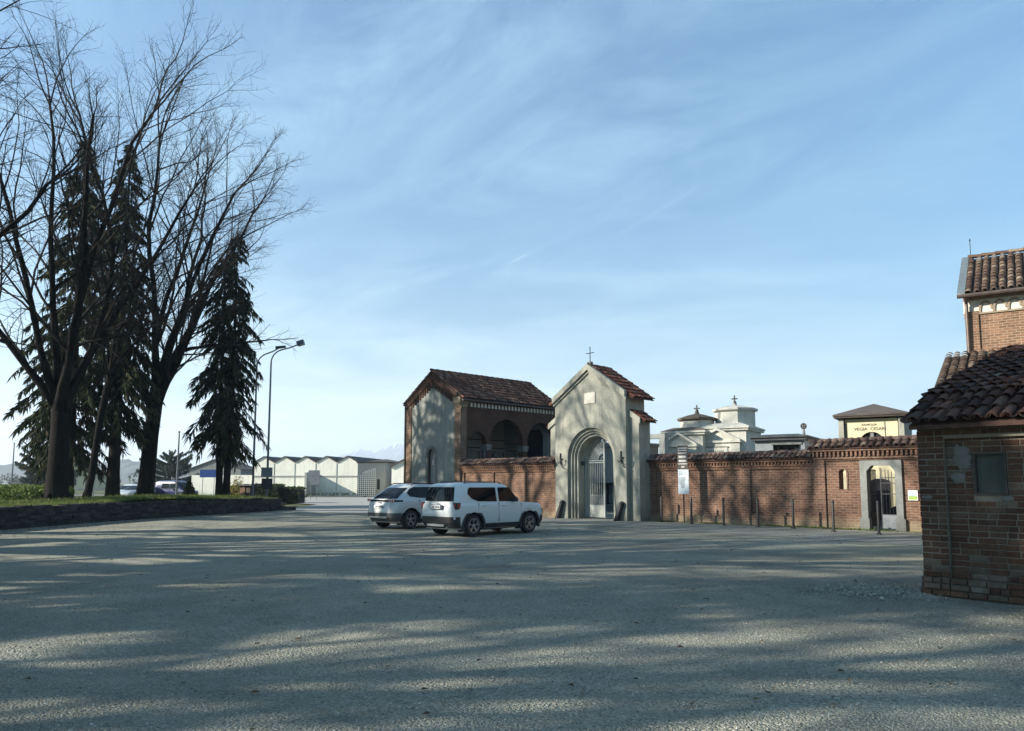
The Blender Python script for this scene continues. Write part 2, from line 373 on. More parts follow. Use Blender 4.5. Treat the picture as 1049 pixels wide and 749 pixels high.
# ---------------------------------------------------------------- reusable shapes
def arch_top(op, x):
    d = max(0.0, op['hw']**2-(x-op['cx'])**2); return op['zs']+math.sqrt(d)*op.get('rise', 1.0)
def wall_open(mb, x0, x1, z0, ztop, ops, y0, y1, axis='y', seg=14):
    """solid wall x0..x1, z0..ztop(x) with arched or square openings, between y0 and y1"""
    zt = ztop if callable(ztop) else (lambda x: ztop)
    br = {x0, x1}
    for p in getattr(zt, 'breaks', []): br.add(p)
    for o in ops:
        if o.get('kind') == 'rect': br |= {o['cx']-o['hw'], o['cx']+o['hw']}
        else:
            for k in range(seg+1): br.add(o['cx']-o['hw']*math.cos(PI*k/seg))
    xs = sorted(x for x in br if x0-1e-6 <= x <= x1+1e-6); ys = [xs[0]]
    for x in xs[1:]:
        if x-ys[-1] > 1e-4: ys.append(x)
    for a, b in zip(ys[:-1], ys[1:]):
        mid = (a+b)/2; op = None
        for o in ops:
            if abs(mid-o['cx']) < o['hw']: op = o
        spans = []
        if op is None: spans.append((z0, z0, zt(a), zt(b)))
        else:
            if op['z0'] > z0+1e-4: spans.append((z0, z0, op['z0'], op['z0']))
            ta, tb = (op['zs'], op['zs']) if op.get('kind') == 'rect' else (arch_top(op, a), arch_top(op, b))
            spans.append((ta, tb, zt(a), zt(b)))
        for la, lb, ha, hb in spans:
            P = [(a,y0,la),(b,y0,lb),(b,y1,lb),(a,y1,la),(a,y0,ha),(b,y0,hb),(b,y1,hb),(a,y1,ha)]
            if axis == 'x': P = [(p[1], p[0], p[2]) for p in P]
            mb.hexa(P)
def gable(xc, za, x0, z0_, x1, z1_):
    def f(x):
        return z0_+(za-z0_)*(x-x0)/(xc-x0) if x <= xc else za+(z1_-za)*(x-xc)/(x1-xc)
    f.breaks = [xc]; return f

def tiles(mb, org, ax, up, Wd, L, rnd, sx=.2, sy=.36, r=.085, seg=5, jit=.012, pan=False):
    org = Vector(org); ax = Vector(ax).normalized(); up = Vector(up).normalized(); nr = ax.cross(up).normalized()
    if nr.z < 0: nr = -nr
    nc = max(1, int(round(Wd/sx))); nrow = max(1, int(math.ceil(L/sy-.05)))
    dx = Wd/nc; dy = L/nrow
    kinds = [1, -1] if pan else [1]
    for kind in kinds:
        for c in range(nc+(1 if kind < 0 else 0)):
            cx = (c+.5)*dx if kind > 0 else c*dx
            cj = rnd.uniform(-jit, jit)
            for q in range(nrow):
                y0 = q*dy-rnd.uniform(0, .05); y1 = min((q+1)*dy+dy*.18, L+.03)
                j = cj+rnd.uniform(-jit, jit); j2 = cj+rnd.uniform(-jit, jit)
                r0 = r*rnd.uniform(.97, 1.08); r1 = r*.84
                lift0 = .035*kind if kind > 0 else .03; lift1 = .0
                lj = rnd.uniform(-.008, .01)
                vs = []
                th = .016
                for (yy, rr, jj, lf) in ((y0, r0, j, lift0+lj), (y1, r1, j2, lift1)):
                    for rad in (rr, rr-th):
                        for k in range(seg+1):
                            a = PI*k/seg
                            vs.append(org+ax*(cx+jj-math.cos(a)*rad)+up*yy+nr*(lf+kind*math.sin(a)*rad*.8+(0 if kind > 0 else rad*.62)))
                n = seg+1; fs = []
                for k in range(seg):
                    fs.append((k, k+1, 2*n+k+1, 2*n+k))            # outer
                    fs.append((k, n+k, n+k+1, k+1))                # lower rim
                mb.add(vs, fs)

def ridge_tiles(mb, p0, p1, rnd, r=.11, step=.42, seg=6):
    p0 = Vector(p0); p1 = Vector(p1); d = p1-p0; n = max(1, int(d.length/step)); t = d.normalized(); s = t.cross(Vector((0,0,1))).normalized(); u = s.cross(t)
    for i in range(n):
        a = p0+t*(i*d.length/n-.04); b = p0+t*((i+1)*d.length/n+.02)
        vs = []
        for p, rr, lf in ((a, r*1.06, .015), (b, r*.9, 0)):
            lf += rnd.uniform(-.008, .008)
            for k in range(seg+1):
                an = PI*k/seg; vs.append(p+s*(-math.cos(an)*rr)+u*(math.sin(an)*rr+lf))
        mb.add(vs, [(k, k+1, seg+2+k, seg+1+k) for k in range(seg)])

def text_mesh(txt, size, mat, parent, loc, rot, name='lettering', depth=.006, sx=1.0):
    cu = bpy.data.curves.new(name, 'FONT'); cu.body = txt; cu.size = size; cu.extrude = depth; cu.align_x = 'CENTER'; cu.align_y = 'CENTER'; cu.resolution_u = 3
    t = bpy.data.objects.new(name+'_curve', cu); C.objects.link(t)
    dg = bpy.context.evaluated_depsgraph_get(); me = bpy.data.meshes.new_from_object(t.evaluated_get(dg))
    bpy.data.objects.remove(t); bpy.data.curves.remove(cu)
    me.materials.clear(); me.materials.append(mat)
    o = bpy.data.objects.new(name, me); C.objects.link(o); o.parent = parent; o.location = loc; o.rotation_euler = rot; o.scale = (sx, 1, 1); return o

# ================================================================ GROUND
def sheet(name, poly, z, mat, kind='structure'):
    mb = MB(); mb.add([(x, y, z) for x, y in poly], [tuple(range(len(poly)))])
    return struct(mb.build(name, mat), kind)
sheet('ground', [(-6500,-300),(6500,-300),(6500,6700),(-6500,6700)], -.06, M['soil'])
# gravel yard: a finely cut sheet with shallow dips and ridges
def yard():
    rnd = random.Random(3); mb = MB(); nx, ny = 90, 90
    def hgt(x, y):
        return .014*math.sin(x*.9+1.3*math.sin(y*.35))+.012*math.sin(y*.8+x*.3)+.008*math.sin(x*2.3-y*1.7)
    xs = [-26+i*60/nx for i in range(nx+1)]; ys = [-9+j*53/ny for j in range(ny+1)]
    for y in ys:
        for x in xs: mb.v.append((x, y, hgt(x, y)*.8*max(0.0, min(1.0, (19-y)/6))))
    for j in range(ny):
        for i in range(nx): mb.f.append((j*(nx+1)+i, j*(nx+1)+i+1, (j+1)*(nx+1)+i+1, (j+1)*(nx+1)+i))
    return struct(mb.build('gravel_yard', M['gravel'], smooth=True, angle=180))
yard()
def wpoly(pts): return [(W(a, b).x, W(a, b).y) for a, b in pts]
sheet('asphalt_lane', wpoly([(-22,-3.2),(-4,-3.0),(2,-3.4),(8,-4.1),(16,-5.0),(26,-6),(26,2),(-22,2)]), .006, M['asphalt'])
sheet('road', [(-13.6,43.5),(-2,37),(3,40),(-6,60),(-10,84),(-30,84),(-60,80),(-60,70),(-22,66),(-14.4,56)], .011, M['paving'])
# scattered loose stones close to the viewer
def stones():
    rnd = random.Random(11); mb = MB()
    for i in range(42000):
        y = 3.0+9.5*rnd.random()**1.7; x = rnd.uniform(-1.0, 1.0)*(y*.72+.6)
        r = rnd.uniform(.005, .011)*(1.4 if rnd.random() < .05 else 1)
        a = rnd.uniform(0, 6.28); ca, sa = math.cos(a)*r, math.sin(a)*r; q = rnd.uniform(.6, 1.0); h = r*rnd.uniform(.5, .9)
        z = .8*(.014*math.sin(x*.9+1.3*math.sin(y*.35))+.012*math.sin(y*.8+x*.3)+.008*math.sin(x*2.3-y*1.7))+.001
        t = rnd.uniform(-.4, .4)*r; u = rnd.uniform(-.4, .4)*r
        mb.add([(x+ca,y+sa,z),(x-sa*q,y+ca*q,z),(x-ca,y-sa,z),(x+sa*q,y-ca*q,z),(x+t+ca*.5,y+u+sa*.5,z+h),(x+t-ca*.45,y+u-sa*.45,z+h*.9)],
               [(0,1,4),(1,5,4),(1,2,5),(2,3,5),(3,4,5),(3,0,4)])
    for i in range(2600):        # paler rubble washed from the foot of the hut
        a = rnd.uniform(0, 6.28); q = abs(rnd.gauss(0, .5)); x = 5.75+q*math.cos(a)*1.0-.1; y = 11.75+q*math.sin(a)*.8
        if (x-6.153)*.643-(y-11.424)*.766 > -.02 and (x-6.153)*.766+(y-11.424)*.643 > -.02: continue
        r = rnd.uniform(.008,.03)*(1.6 if rnd.random() < .05 else 1); h = r*rnd.uniform(.5,.9)
        mb.add([(x+r,y,0),(x,y+r*.8,0),(x-r*.9,y,0),(x,y-r*.7,0),(x+r*.4,y+r*.2,h),(x-r*.4,y-r*.1,h*.9)], [(0,1,4),(1,5,4),(1,2,5),(2,3,5),(3,4,5),(3,0,4)])
    return struct(mb.build('loose_stones', M['pebble']), 'stuff')
def litter():
    rnd = random.Random(13); mb = MB()
    for i in range(2600):
        if rnd.random() < .62: y = rnd.uniform(8,44); x = -17.5-abs(0)+abs(rnd.gauss(0,.9)) if y < 26 else None
        else: x = rnd.uniform(-16,14); y = rnd.uniform(4.5,30)
        if x is None: x = -17.6+(y-26)*.21+abs(rnd.gauss(0,.8))+.1
        a = rnd.uniform(0,6.28); s_ = rnd.uniform(.018,.045); z = .022+.8*(.014*math.sin(x*.9+1.3*math.sin(y*.35))+.012*math.sin(y*.8+x*.3)+.008*math.sin(x*2.3-y*1.7))*max(0.0,min(1.0,(19-y)/6))
        c_, s2 = math.cos(a)*s_, math.sin(a)*s_
        mb.add([(x+c_,y+s2,z),(x-s2*.5,y+c_*.5,z+rnd.uniform(0,.02)),(x-c_,y-s2,z),(x+s2*.5,y-c_*.5,z+rnd.uniform(0,.02))], [(0,1,2,3)])
    tag(mb.build('leaf_litter', M['deadleaf']), 'scattered dead leaves on the gravel and along the stone wall', 'leaves', kind='stuff')
M['pebble'] = islandmat('pebbles', [(0,(.12,.12,.10)),(.4,(.23,.225,.187)),(.8,(.31,.30,.25)),(1,(.44,.43,.36))], bumpscale=60)
M['deadleaf'] = islandmat('dead_leaves', [(0,(.05,.03,.015)),(.6,(.12,.075,.035)),(1,(.22,.15,.07))])
litter()
tag(stones(), 'loose grey stones strewn over the gravel yard', 'gravel', kind='stuff')

# ================================================================ CEMETERY WALLS
def coping(parent, a0, a1, b, zt, rnd, zb, depth=.62, front=-.22, sx=.2):
    cb = MB()
    cb.prism([(b+front+.02, zb), (b+front+.04, zb-.03), (b+.5, zb-.03), (b+.5, zb), (b+.19, zt-.09)], a0, a1, 'x')
    cb.build('coping_bed', M['tilebed'], parent)
    t = MB(); up = Vector((0, .42, zt-.03-zb)); L = up.length
    tiles(t, (a0, b+front, zb+.015), (1,0,0), up, a1-a0, L, rnd, sx=sx, sy=.34, r=sx*.44)
    up2 = Vector((0, -.42, zt-.03-zb)); tiles(t, (a0, b+.62, zb+.015), (1,0,0), up2, a1-a0, L, rnd, sx=sx, sy=.34, r=sx*.44)
    ridge_tiles(t, (a0-.02, b+.2, zt-.06), (a1+.02, b+.2, zt-.06), rnd, .10)
    t.build('coping_tiles', M['tilewall'], parent, True, 50)
def dentils(mb, a0, a1, b, z0, z1, step=.135, w=.07, d=.09):
    n = int((a1-a0)/step)
    for i in range(n):
        x = a0+(i+.5)*(a1-a0)/n; mb.box(x-w/2, x+w/2, b-d, b+.02, z0, z1)
def cemetery_wall(label, a0, a1, b, panels, seed, ztop=2.81, zc=2.52, zpan=2.15):
    rnd = random.Random(seed)
    t = thing('cemetery_wall', label, 'wall', W(0,0), RZ)
    mb = MB(); mb.box(a0, a1, b+.07, b+.4, -.1, zc-.02)
    edges = [a0]
    for p0, p1 in panels: edges += [p0, p1]
    edges.append(a1)
    for i in range(0, len(edges), 2):
        if edges[i+1]-edges[i] > .01: mb.box(edges[i], edges[i+1], b, b+.075, -.1, zc-.03)
    for p0, p1 in panels:
        mb.box(p0-.002, p1+.002, b+.001, b+.074, -.1, .36+rnd.uniform(-.05, .05)); mb.box(p0-.002, p1+.002, b+.001, b+.074, zpan, zc-.032)
    mb.build('brickwork', M['brick'], t)
    c = MB(); c.box(a0, a1, b-.05, b+.01, zpan+.10, zpan+.17); dentils(c, a0, a1, b, zpan+.172, zc-.10)
    c.box(a0, a1, b-.12, b+.01, zc-.098, zc-.035)
    c.build('dentil_course', M['brick'], t)
    coping(t, a0, a1, b, ztop, rnd, zc)
    return t
cemetery_wall('long brick cemetery wall behind the bollards, right of the plastered gate', .38, 7.70, 1.0, [(.86,4.78),(5.19,7.28)], 1)
cemetery_wall('brick wall with tile coping between the arcaded chapel and the gate', -10.66, -4.0, 0.0, [(-10.42,-8.30),(-8.18,-6.04),(-5.94,-4.3)], 2)
# taller stretch with the small doorway
def door_wall():
    rnd = random.Random(5)
    t = thing('gatehouse_wall', 'taller brick wall stretch with a grey framed doorway and small arched niche', 'wall', W(0,0), RZ)
    b = .92
    mb = MB()
    ops = [dict(cx=10.05, hw=.50, z0=-.2, zs=2.24, kind='rect'), dict(cx=8.74, hw=.13, z0=1.40, zs=1.98), dict(cx=11.35, hw=.13, z0=1.40, zs=1.98)]
    wall_open(mb, 7.70, 15.5, -.1, 2.84, ops, b+.07, b+.45)
    mb.box(7.70, 8.13, b, b+.074, -.1, 2.83); mb.box(8.128, 15.5, b+.001, b+.074, 2.42, 2.829); mb.box(11.9, 15.5, b+.0015, b+.0735, -.1, 2.42)
    for cx in (8.74, 11.35):      # brick rings round the niches
        pts = [(cx+.19*math.cos(PI*k/10), 1.98+.19*math.sin(PI*k/10)) for k in range(11)]
        inn = [(cx+.13*math.cos(PI*k/10), 1.98+.13*math.sin(PI*k/10)) for k in range(11)]
        mb.prism(pts+inn[::-1], b+.045, b+.075); mb.box(cx+.131, cx+.19, b+.045, b+.075, 1.4, 1.979); mb.box(cx-.19, cx-.131, b+.045, b+.075, 1.4, 1.979)
    mb.build('brickwork', M['brick'], t)
    c = MB(); c.box(7.68, 15.5, b-.05, b+.01, 2.47, 2.55); dentils(c, 7.70, 15.5, b, 2.552, 2.74, .15, .07, .1); c.box(7.66, 15.5, b-.13, b+.01, 2.742, 2.82)
    c.build('dentil_course', M['brick'], t)
    coping(t, 7.6, 15.5, b, 3.17, rnd, 2.84, sx=.26)
    f = MB(); y0, y1 = b-.02, b+.3
    f.box(9.36, 9.58, y0, y1, .0, 2.40); f.box(10.50, 10.72, y0, y1, .0, 2.40); f.box(9.582, 10.498, y0+.001, y1-.001, 2.22, 2.399)
    f.prism([(9.581,2.219),(9.74,2.219),(9.581,2.03)], y0+.002, y1); f.prism([(10.499,2.219),(10.34,2.219),(10.499,2.03)], y0+.002, y1)
    f.box(9.30, 9.62, y0-.03, y1, -.05, .42); f.box(10.46, 10.78, y0-.03, y1, -.05, .42)
    f.build('door_frame', M['concrete'], t)
    g = MB(); yb = b+.18
    for i in range(5):
        x = 10.02+i*.105; g.tube([(x, yb, .55), (x, yb, 2.1-.02*i*i*.5)], .012, 5)
    for z in (.55, 1.25, 1.62, 1.8): g.box(9.96, 10.5, yb-.012, yb+.012, z-.014, z+.014)
    g.box(9.955, 9.985, yb-.015, yb+.015, .1, 2.15)
    leaf = g.build('gate_leaf', M['iron'], t)
    k = MB(); k.box(9.99, 10.49, yb-.02, yb+.01, .08, .54); k.build('kick_plate', M['galv'], leaf)
    g2 = MB()                      # second leaf, swung inwards
    for i in range(6):
        y = yb+.06+i*.09; g2.tube([(9.63, y, .15), (9.63, y, 2.1)], .012, 5)
    for z in (.16, .6, 1.25, 2.05): g2.box(9.618, 9.642, yb, yb+.54, z-.014, z+.014)
    g2.box(9.62, 9.64, yb+.02, yb+.53, .16, .6)
    g2.build('gate_leaf', M['iron'], t)
    return t
door_wall()

# ================================================================ PLASTERED GATE
def gate():
    rnd = random.Random(8)
    t = thing('cemetery_gate', 'tall pale plastered cemetery gateway with tiled gable roof and arched opening', 'gate', W(0,0), RZ)
    xc = -1.96; L0, R0 = -4.0, .05; ze, za = 5.36, 6.72
    top = gable(xc, za, L0, ze, R0, ze)
    mb = MB()
    for hw, y0, y1 in ((1.36, 0, .143), (1.22, .14, .233), (1.12, .23, .333), (1.0, .33, 1.39)):
        wall_open(mb, L0+y0*.001, R0-y0*.001, -.1, top if y0 == 0 else gable(xc, za-y0*.01, L0, ze-y0*.01, R0, ze-y0*.01), [dict(cx=-1.90, hw=hw, z0=-.2, zs=2.72)], y0, y1, seg=28)
    for s, (x0, x1) in ((1, (R0+.001, .56)), (-1, (-4.51, L0-.001))):      # shoulders
        lo = 4.30; hi = 4.62
        mb.prism([(x0,-.1),(x1,-.1),(x1, lo if s > 0 else hi),(x0, hi if s > 0 else lo)], .24, 1.06)
    mb.build('masonry', M['plaster'], t)
    m = MB()       # raking cornice, shoulder mouldings and base
    for sgn, xe in ((-1, L0-.06), (1, R0+.06)):
        zz = lambda x: za+(ze-za)*abs(x-xc)/(xc-L0)
        for dz0, dz1, pr in ((-.16, -.02, .07), (-.03, .245, .16)):
            P = [(xc, zz(xc)+dz0), (xe, zz(xe)+dz0), (xe, zz(xe)+dz1), (xc, zz(xc)+dz1)]
            m.prism(P if sgn > 0 else P[::-1], -pr, .02-pr*.01)
    for s in (1, -1):
        xa, xb = (R0+.004, .66) if s > 0 else (-4.61, L0-.004)
        za_, zb_ = (4.66, 4.27) if s > 0 else (4.27, 4.66)
        m.prism([(xa,za_-.13),(xb,zb_-.13),(xb,zb_+.13),(xa,za_+.13)], .17, .25)
    m.build('cornice', M['plaster'], t)
    # roofs
    bed = MB(); tl = MB()
    for s in (-1, 1):
        xe = L0-.36 if s < 0 else R0+.36; zel = za+(ze-za)*(xc-L0+.36)/(xc-L0)
        up = Vector((xc-xe, 0, za-zel)); nb = Vector((0,0,.10))
        P = [(xe,.03,zel+.10),(xe,1.62,zel+.10),(xc,1.62,za+.10),(xc,.03,za+.10)]
        bed.hexa([Vector(p) for p in P]+[Vector(p)+Vector((0,0,.05)) for p in P])
        tiles(tl, (xe,.02,zel+.16), (0,1,0), up, 1.64, up.length, rnd, sx=.2, sy=.36, r=.088)
        # small shoulder roof
        xa, xb = (.82, R0+.003) if s > 0 else (-4.77, L0-.003)
        u2 = Vector((xb-xa, 0, .52)); z1 = 4.19
        Q = [(xa,.26,z1),(xa,1.18,z1),(xb,1.18,z1+.52),(xb,.26,z1+.52)]
        bed.hexa([Vector(p) for p in Q]+[Vector(p)+Vector((0,0,.05)) for p in Q])
        tiles(tl, (xa,.255,z1+.05), (0,1,0), u2, .95, u2.length*.98, rnd, sx=.21, sy=.36, r=.088)
    ridge_tiles(tl, (xc,.0,za+.16), (xc,1.64,za+.16), rnd)
    bed.build('roof_bed', M['tilebed'], t); tl.build('roof_tiles', M['tilegate'], t, True, 50)
    p = MB(); p.box(-2.22, -1.60, -.03, .01, 5.17, 5.66); p.build('plaque', M['frieze'], t)
    # cross
    c = MB(); c.box(xc-.09, xc+.09, .02, .20, za+.1, za+.36); c.build('cross_base', M['stone'], t)
    c = MB(); c.tube([(xc,.11,za+.34),(xc,.11,7.74)], .02, 6); c.tube([(xc-.2,.11,7.48),(xc+.2,.11,7.48)], .018, 6)
    for q in ((xc-.2,.11,7.48),(xc+.2,.11,7.48),(xc,.11,7.75)): c.lathe([(.005,-.03),(.032,0),(.005,.03)], 6, q)
    c.build('cross', M['iron'], t)
    # wrought iron wall brackets
    for x in (-3.62, -.16):
        k = MB()
        k.tube([(x-.05,-.03,2.72),(x-.05,-.03,2.98)], .03, 6)
        k.tube([(x-.05,-.03,2.74),(x-.02,-.08,2.55),(x+.08,-.14,2.45),(x+.15,-.16,2.55),(x+.16,-.16,2.68)], .024, 6)
        k.tube([(x-.02,-.03,2.6),(x+.04,-.06,2.4),(x+.14,-.08,2.30),(x+.22,-.08,2.28)], .02, 6)
        k.tube([(x-.02,-.05,2.6),(x-.13,-.09,2.5),(x-.17,-.1,2.6)], .016, 6)
        k.lathe([(.02,0),(.05,.04),(.055,.08)], 8, (x+.16,-.16,2.64))
        k.build('wall_bracket', M['iron'], t)
    b = MB(); b.box(-2.885,-2.80,.55,.68,2.42,2.60); b.build('lock_box', M['iron'], t)
    return t
gate()
# iron gate leaf
def iron_gate():
    t = thing('iron_gate', 'pale painted iron gate of vertical bars with a sunburst top inside the arch', 'gate', W(0,0), RZ)
    y = .80; x0, x1 = -2.89, -1.74; cx = -1.78; cz = 2.62; rr = 1.06
    g = MB()
    g.box(x1-.045, x1+.02, y-.03, y+.03, .05, 3.72); g.box(x0, x0+.045, y-.03, y+.03, .05, 2.75)
    for z in (.6, 2.54, 2.62): g.box(x0+.046, x1-.046, y-.025, y+.025, z-.022, z+.022)
    n = 10
    for i in range(n):
        x = x0+.1+i*(x1-x0-.19)/(n-1); g.tube([(x,y,.62),(x,y,2.54)], .016, 5)
    for i in range(n-1):
        x = x0+.155+i*(x1-x0-.19)/(n-1); g.tube([(x,y,.62),(x,y,1.0)], .011, 5); g.lathe([(.004,0),(.02,.03),(.003,.1)], 5, (x,y,1.0))
    g.build('bars', M['gatepaint'], t)
    s = MB()
    for k in range(15):
        a = PI/2+PI/2*(k+.6)/15.2; s.tube([(cx+.34*math.cos(a),y,cz+.34*math.sin(a)),(cx+(rr)*math.cos(a),y,cz+rr*math.sin(a))], .017, 5)
    for r_ in (.18,.34,.56,rr):
        s.tube([(cx+r_*math.cos(PI/2+PI/2*k/14),y,cz+r_*math.sin(PI/2+PI/2*k/14)) for k in range(15)], .02 if r_ > 1 else .015, 5)
    s.build('sunburst', M['gatepaint'], t)
    k = MB(); k.box(x0+.046, x1-.046, y-.012, y+.012, .07, .578); k.build('kick_plate', M['kick'], t)
    # second leaf folded open against the far jamb
    h = MB(); xx = -.93
    h.box(xx-.03, xx+.03, y+.02, y+.07, .05, 2.7); h.box(xx-.03, xx+.03, y+1.0, y+1.06, .05, 3.6)
    for z in (.6, 2.54): h.box(xx-.02, xx+.02, y+.07, y+1.0, z-.02, z+.02)
    for i in range(8): h.tube([(xx, y+.15+i*.105, .1),(xx, y+.15+i*.105, 2.6+i*.1)], .014, 5)
    h.build('open_leaf', M['gatepaint'], t)
iron_gate()
# leaning iron wheel guards
GUARD = 'leaning dark iron wheel guard at the foot of the gate arch, on its %s jamb'
def guard(a, lean, lab, src=None):
    if src is None:
        t = thing('wheel_guard', GUARD % lab, 'wheel guard', W(a,-.16), RZ, 'wheel guards at the gate')
        mb = MB(); mb.tube([(0,0,-.05),(.02,0,.0),(.12,.03,.30),(.21,.06,.58),(.25,.08,.70),(.26,.085,.76)], [.12,.125,.115,.105,.12,.05], 10)
        mb.build('post', M['iron'], t, True)
        c = MB(); c.lathe([(.0,-.01),(.11,-.02),(.13,.02),(.09,.09),(.02,.12)], 10, (.255,.085,.72)); c.build('knob', M['iron'], t, True)
        return t
    t = copy_tree(src); t.location = W(a,-.16); t['label'] = GUARD % lab; return t
gd = guard(-3.78, 1, 'left'); guard(-.42, 1, 'right', gd)

# ================================================================ ARCADED CHAPEL (left of the gate)
def chapel():
    rnd = random.Random(21)
    t = thing('arcaded_chapel', 'brick chapel with a pale plastered gable end and shaded arcade on its flank', 'chapel', W(0,0), RZ)
    aL, aR = -15.45, -10.72; xc = (aL+aR)/2; D = 7.5; ze, za = 6.15, 7.72
    top = gable(xc, za, aL, ze, aR, ze)
    mb = MB()
    wall_open(mb, aL, aR, -.1, top, [dict(cx=-13.17, hw=.36, z0=.9, zs=3.18)], 0.07, .45, seg=12)          # gable end core
    pr = MB(); pr.box(aL-.02, aL+.48, -.02, .40, -.1, ze-.02); pr.build('corner_pier', M['brickpier'], t)
    pr = MB(); pr.box(aR-.46, aR+.02, -.02, .40, -.1, ze-.02); pr.build('corner_pier', M['brickpier'], t)
    wall_open(mb, .401, D, -.1, ze+.02, [dict(cx=1.22, hw=.71, z0=-.2, zs=3.66), dict(cx=3.46, hw=1.31, z0=-.2, zs=3.87), dict(cx=6.35, hw=1.24, z0=-.2, zs=3.9)], aR-.40, aR, 'x', 20)
    mb.box(aL, aL+.4, .46, D, -.1, ze-.01)
    wall_open(mb, aL, aR, -.1, gable(xc, za-.01, aL, ze-.01, aR, ze-.01), [], D+.001, D+.4)
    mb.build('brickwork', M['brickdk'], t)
    # plaster field of the gable end, stepped teeth along the rake
    pl = MB(); x0, x1 = aL+.50, aR-.50
    tf = gable(xc, za-.46, x0, ze+.04, x1, ze+.04)
    wall_open(pl, x0, x1, .0, tf, [dict(cx=-13.17, hw=.50, z0=.8, zs=3.14)], .02, .072, seg=14)
    pl.build('gable_plaster', M['plastergable'], t)
    th = MB()
    n = 9
    for s in (-1, 1):
        for i in range(n):
            f = (i+.5)/n; x = xc+s*f*(xc-x0); z = tf(x)
            th.box(x-.07, x+.07, -.03, .069, z-.34, z+.10)
        f0 = lambda f, dz: (xc+s*f*(xc-aL+.04), za+(ze-za)*f*1.02+dz)
        P = [f0(0,-.40), f0(1,-.34), f0(1,-.02), f0(0,-.02)]
        th.prism(P if s > 0 else P[::-1], -.07, .066)
    th.build('corbel_teeth', M['brickdk'], t)
    nf = MB(); cx = -13.17
    po = [(cx+.50*math.cos(PI*k/14), 3.14+.52*math.sin(PI*k/14)) for k in range(15)]; pi_ = [(cx+.34*math.cos(PI*k/14), 3.14+.36*math.sin(PI*k/14)) for k in range(15)]
    nf.prism(po+pi_[::-1], .0, .10); nf.box(cx+.34, cx+.5, .0, .10, .8, 3.139); nf.box(cx-.5, cx-.34, .0, .10, .8, 3.139)
    nf.build('niche_surround', M['stone'], t)
    nb = MB(); nb.box(cx-.36, cx+.36, .25, .28, .88, 3.6); nb.build('niche_back', M['plasterin'], t)
    # frieze of little white arches under the eave of the flank
    fz = MB(); fb = MB(); N_ = 26; y0, y1 = .62, 7.4
    for i in range(N_):
        w = (y1-y0)/N_; c = y0+(i+.5)*w; h = w*.36
        P = [(c-h,5.70),(c+h,5.70)]+[(c+h*math.cos(PI*k/6), 5.86+h*math.sin(PI*k/6)*.9) for k in range(7)]
        fz.prism(P, aR+.001, aR+.018, 'x')
        fb.box(aR-.001, aR+.05, c-w/2-.03, c-w/2+.03, 5.66, 5.98)
    fb.box(aR-.001, aR+.06, y0-.05, y1+.05, 5.985, 6.10)
    fz.build('frieze', M['frieze'], t); fb.build('frieze_corbels', M['brickdk'], t)
    k = MB(); k.box(aR-.47, aR+.12, -.16, .5, ze-.30, ze+.03); k.prism([(-.16,ze-.30),(.5,ze-.30),(.4,ze-.5),(-.03,ze-.5)], aR-.45, aR+.06, 'x'); k.build('corner_corbel', M['corbel'], t)
    # vaulted inside
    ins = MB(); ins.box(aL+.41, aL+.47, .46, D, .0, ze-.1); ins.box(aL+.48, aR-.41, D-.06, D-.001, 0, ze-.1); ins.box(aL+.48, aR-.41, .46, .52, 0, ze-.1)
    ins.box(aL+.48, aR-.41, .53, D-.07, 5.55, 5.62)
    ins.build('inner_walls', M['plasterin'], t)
    ln = MB()
    for z in (3.75, 4.25): ln.box(aL+.47, aL+.49, .6, D-.1, z, z+.05); ln.box(aL+.5, -13.1, D-.085, D-.061, z-.2, z-.15)
    ln.box(-13.0, -11.65, D-.09, D-.065, 0, 4.5); ln.prism([(-13.0,4.5),(-11.65,4.5),(-11.9,4.85),(-12.75,4.85)], D-.089, D-.066)  # near-black slab paints the darkness of a doorway onto the end wall
    ln.build('mouldings_and_dark_doorway', M['darkin'], t)
    for b in (2.03, 4.94):
        ca = MB(); ca.box(aR-.46, aR+.05, b-.22, b+.22, 3.55, 3.72); ca.box(aR-.43, aR+.02, b-.19, b+.19, 3.40, 3.551)
        ca.lathe([(.19,0),(.15,.2),(.14,3.0),(.19,3.401)], 12, (aR-.2, b, 0))
        ca.build('column', M['stone'], t)
    rl = MB(); rl.box(aR-.35, aR-.25, .5, 5.0, 3.30, 3.36)
    for b in (.75, 1.6, 2.6, 3.5, 4.4): rl.box(aR-.33, aR-.27, b-.03, b+.03, 0, 3.3)
    rl.build('tie_rail', M['iron'], t)
    # roof
    bed = MB(); tl = MB()
    for s in (-1, 1):
        xe = (aL-.22) if s < 0 else (aR+.22); zel = za+(ze-za)*(abs(xe-xc))/(xc-aL)
        up = Vector((xc-xe, 0, za-zel))
        P = [(xe,-.10,zel+.02),(xe,D+.35,zel+.02),(xc,D+.35,za+.02),(xc,-.10,za+.02)]
        bed.hexa([Vector(p) for p in P]+[Vector(p)+Vector((0,0,.06)) for p in P])
        tiles(tl, (xe-(.03*s*-1),-.12,zel+.10), (0,1,0), up, D+.50, up.length, rnd, sx=.21, sy=.37, r=.09)
    ridge_tiles(tl, (xc,-.12,za+.11), (xc,D+.38,za+.11), rnd)
    bed.build('roof_bed', M['timber'], t); tl.build('roof_tiles', M['tileport'], t, True, 50)
    g = MB()
    g.tube([(aR+.26,-.1,zel+.0),(aR+.26,D+.3,zel+.0)], .05, 8)
    g.build('gutter', M['gutter'], t); g = MB()
    g.tube([(aR+.24,-.02,zel-.03),(aR+.12,-.04,zel-.35),(aR+.07,-.06,zel-.6),(aR+.07,-.06,.2)], .04, 8); g.build('downpipe', M['gutter'], t); g = MB()
    g.tube([(aL-.06,-.05,ze-.1),(aL-.06,-.05,.1)], .05, 8)
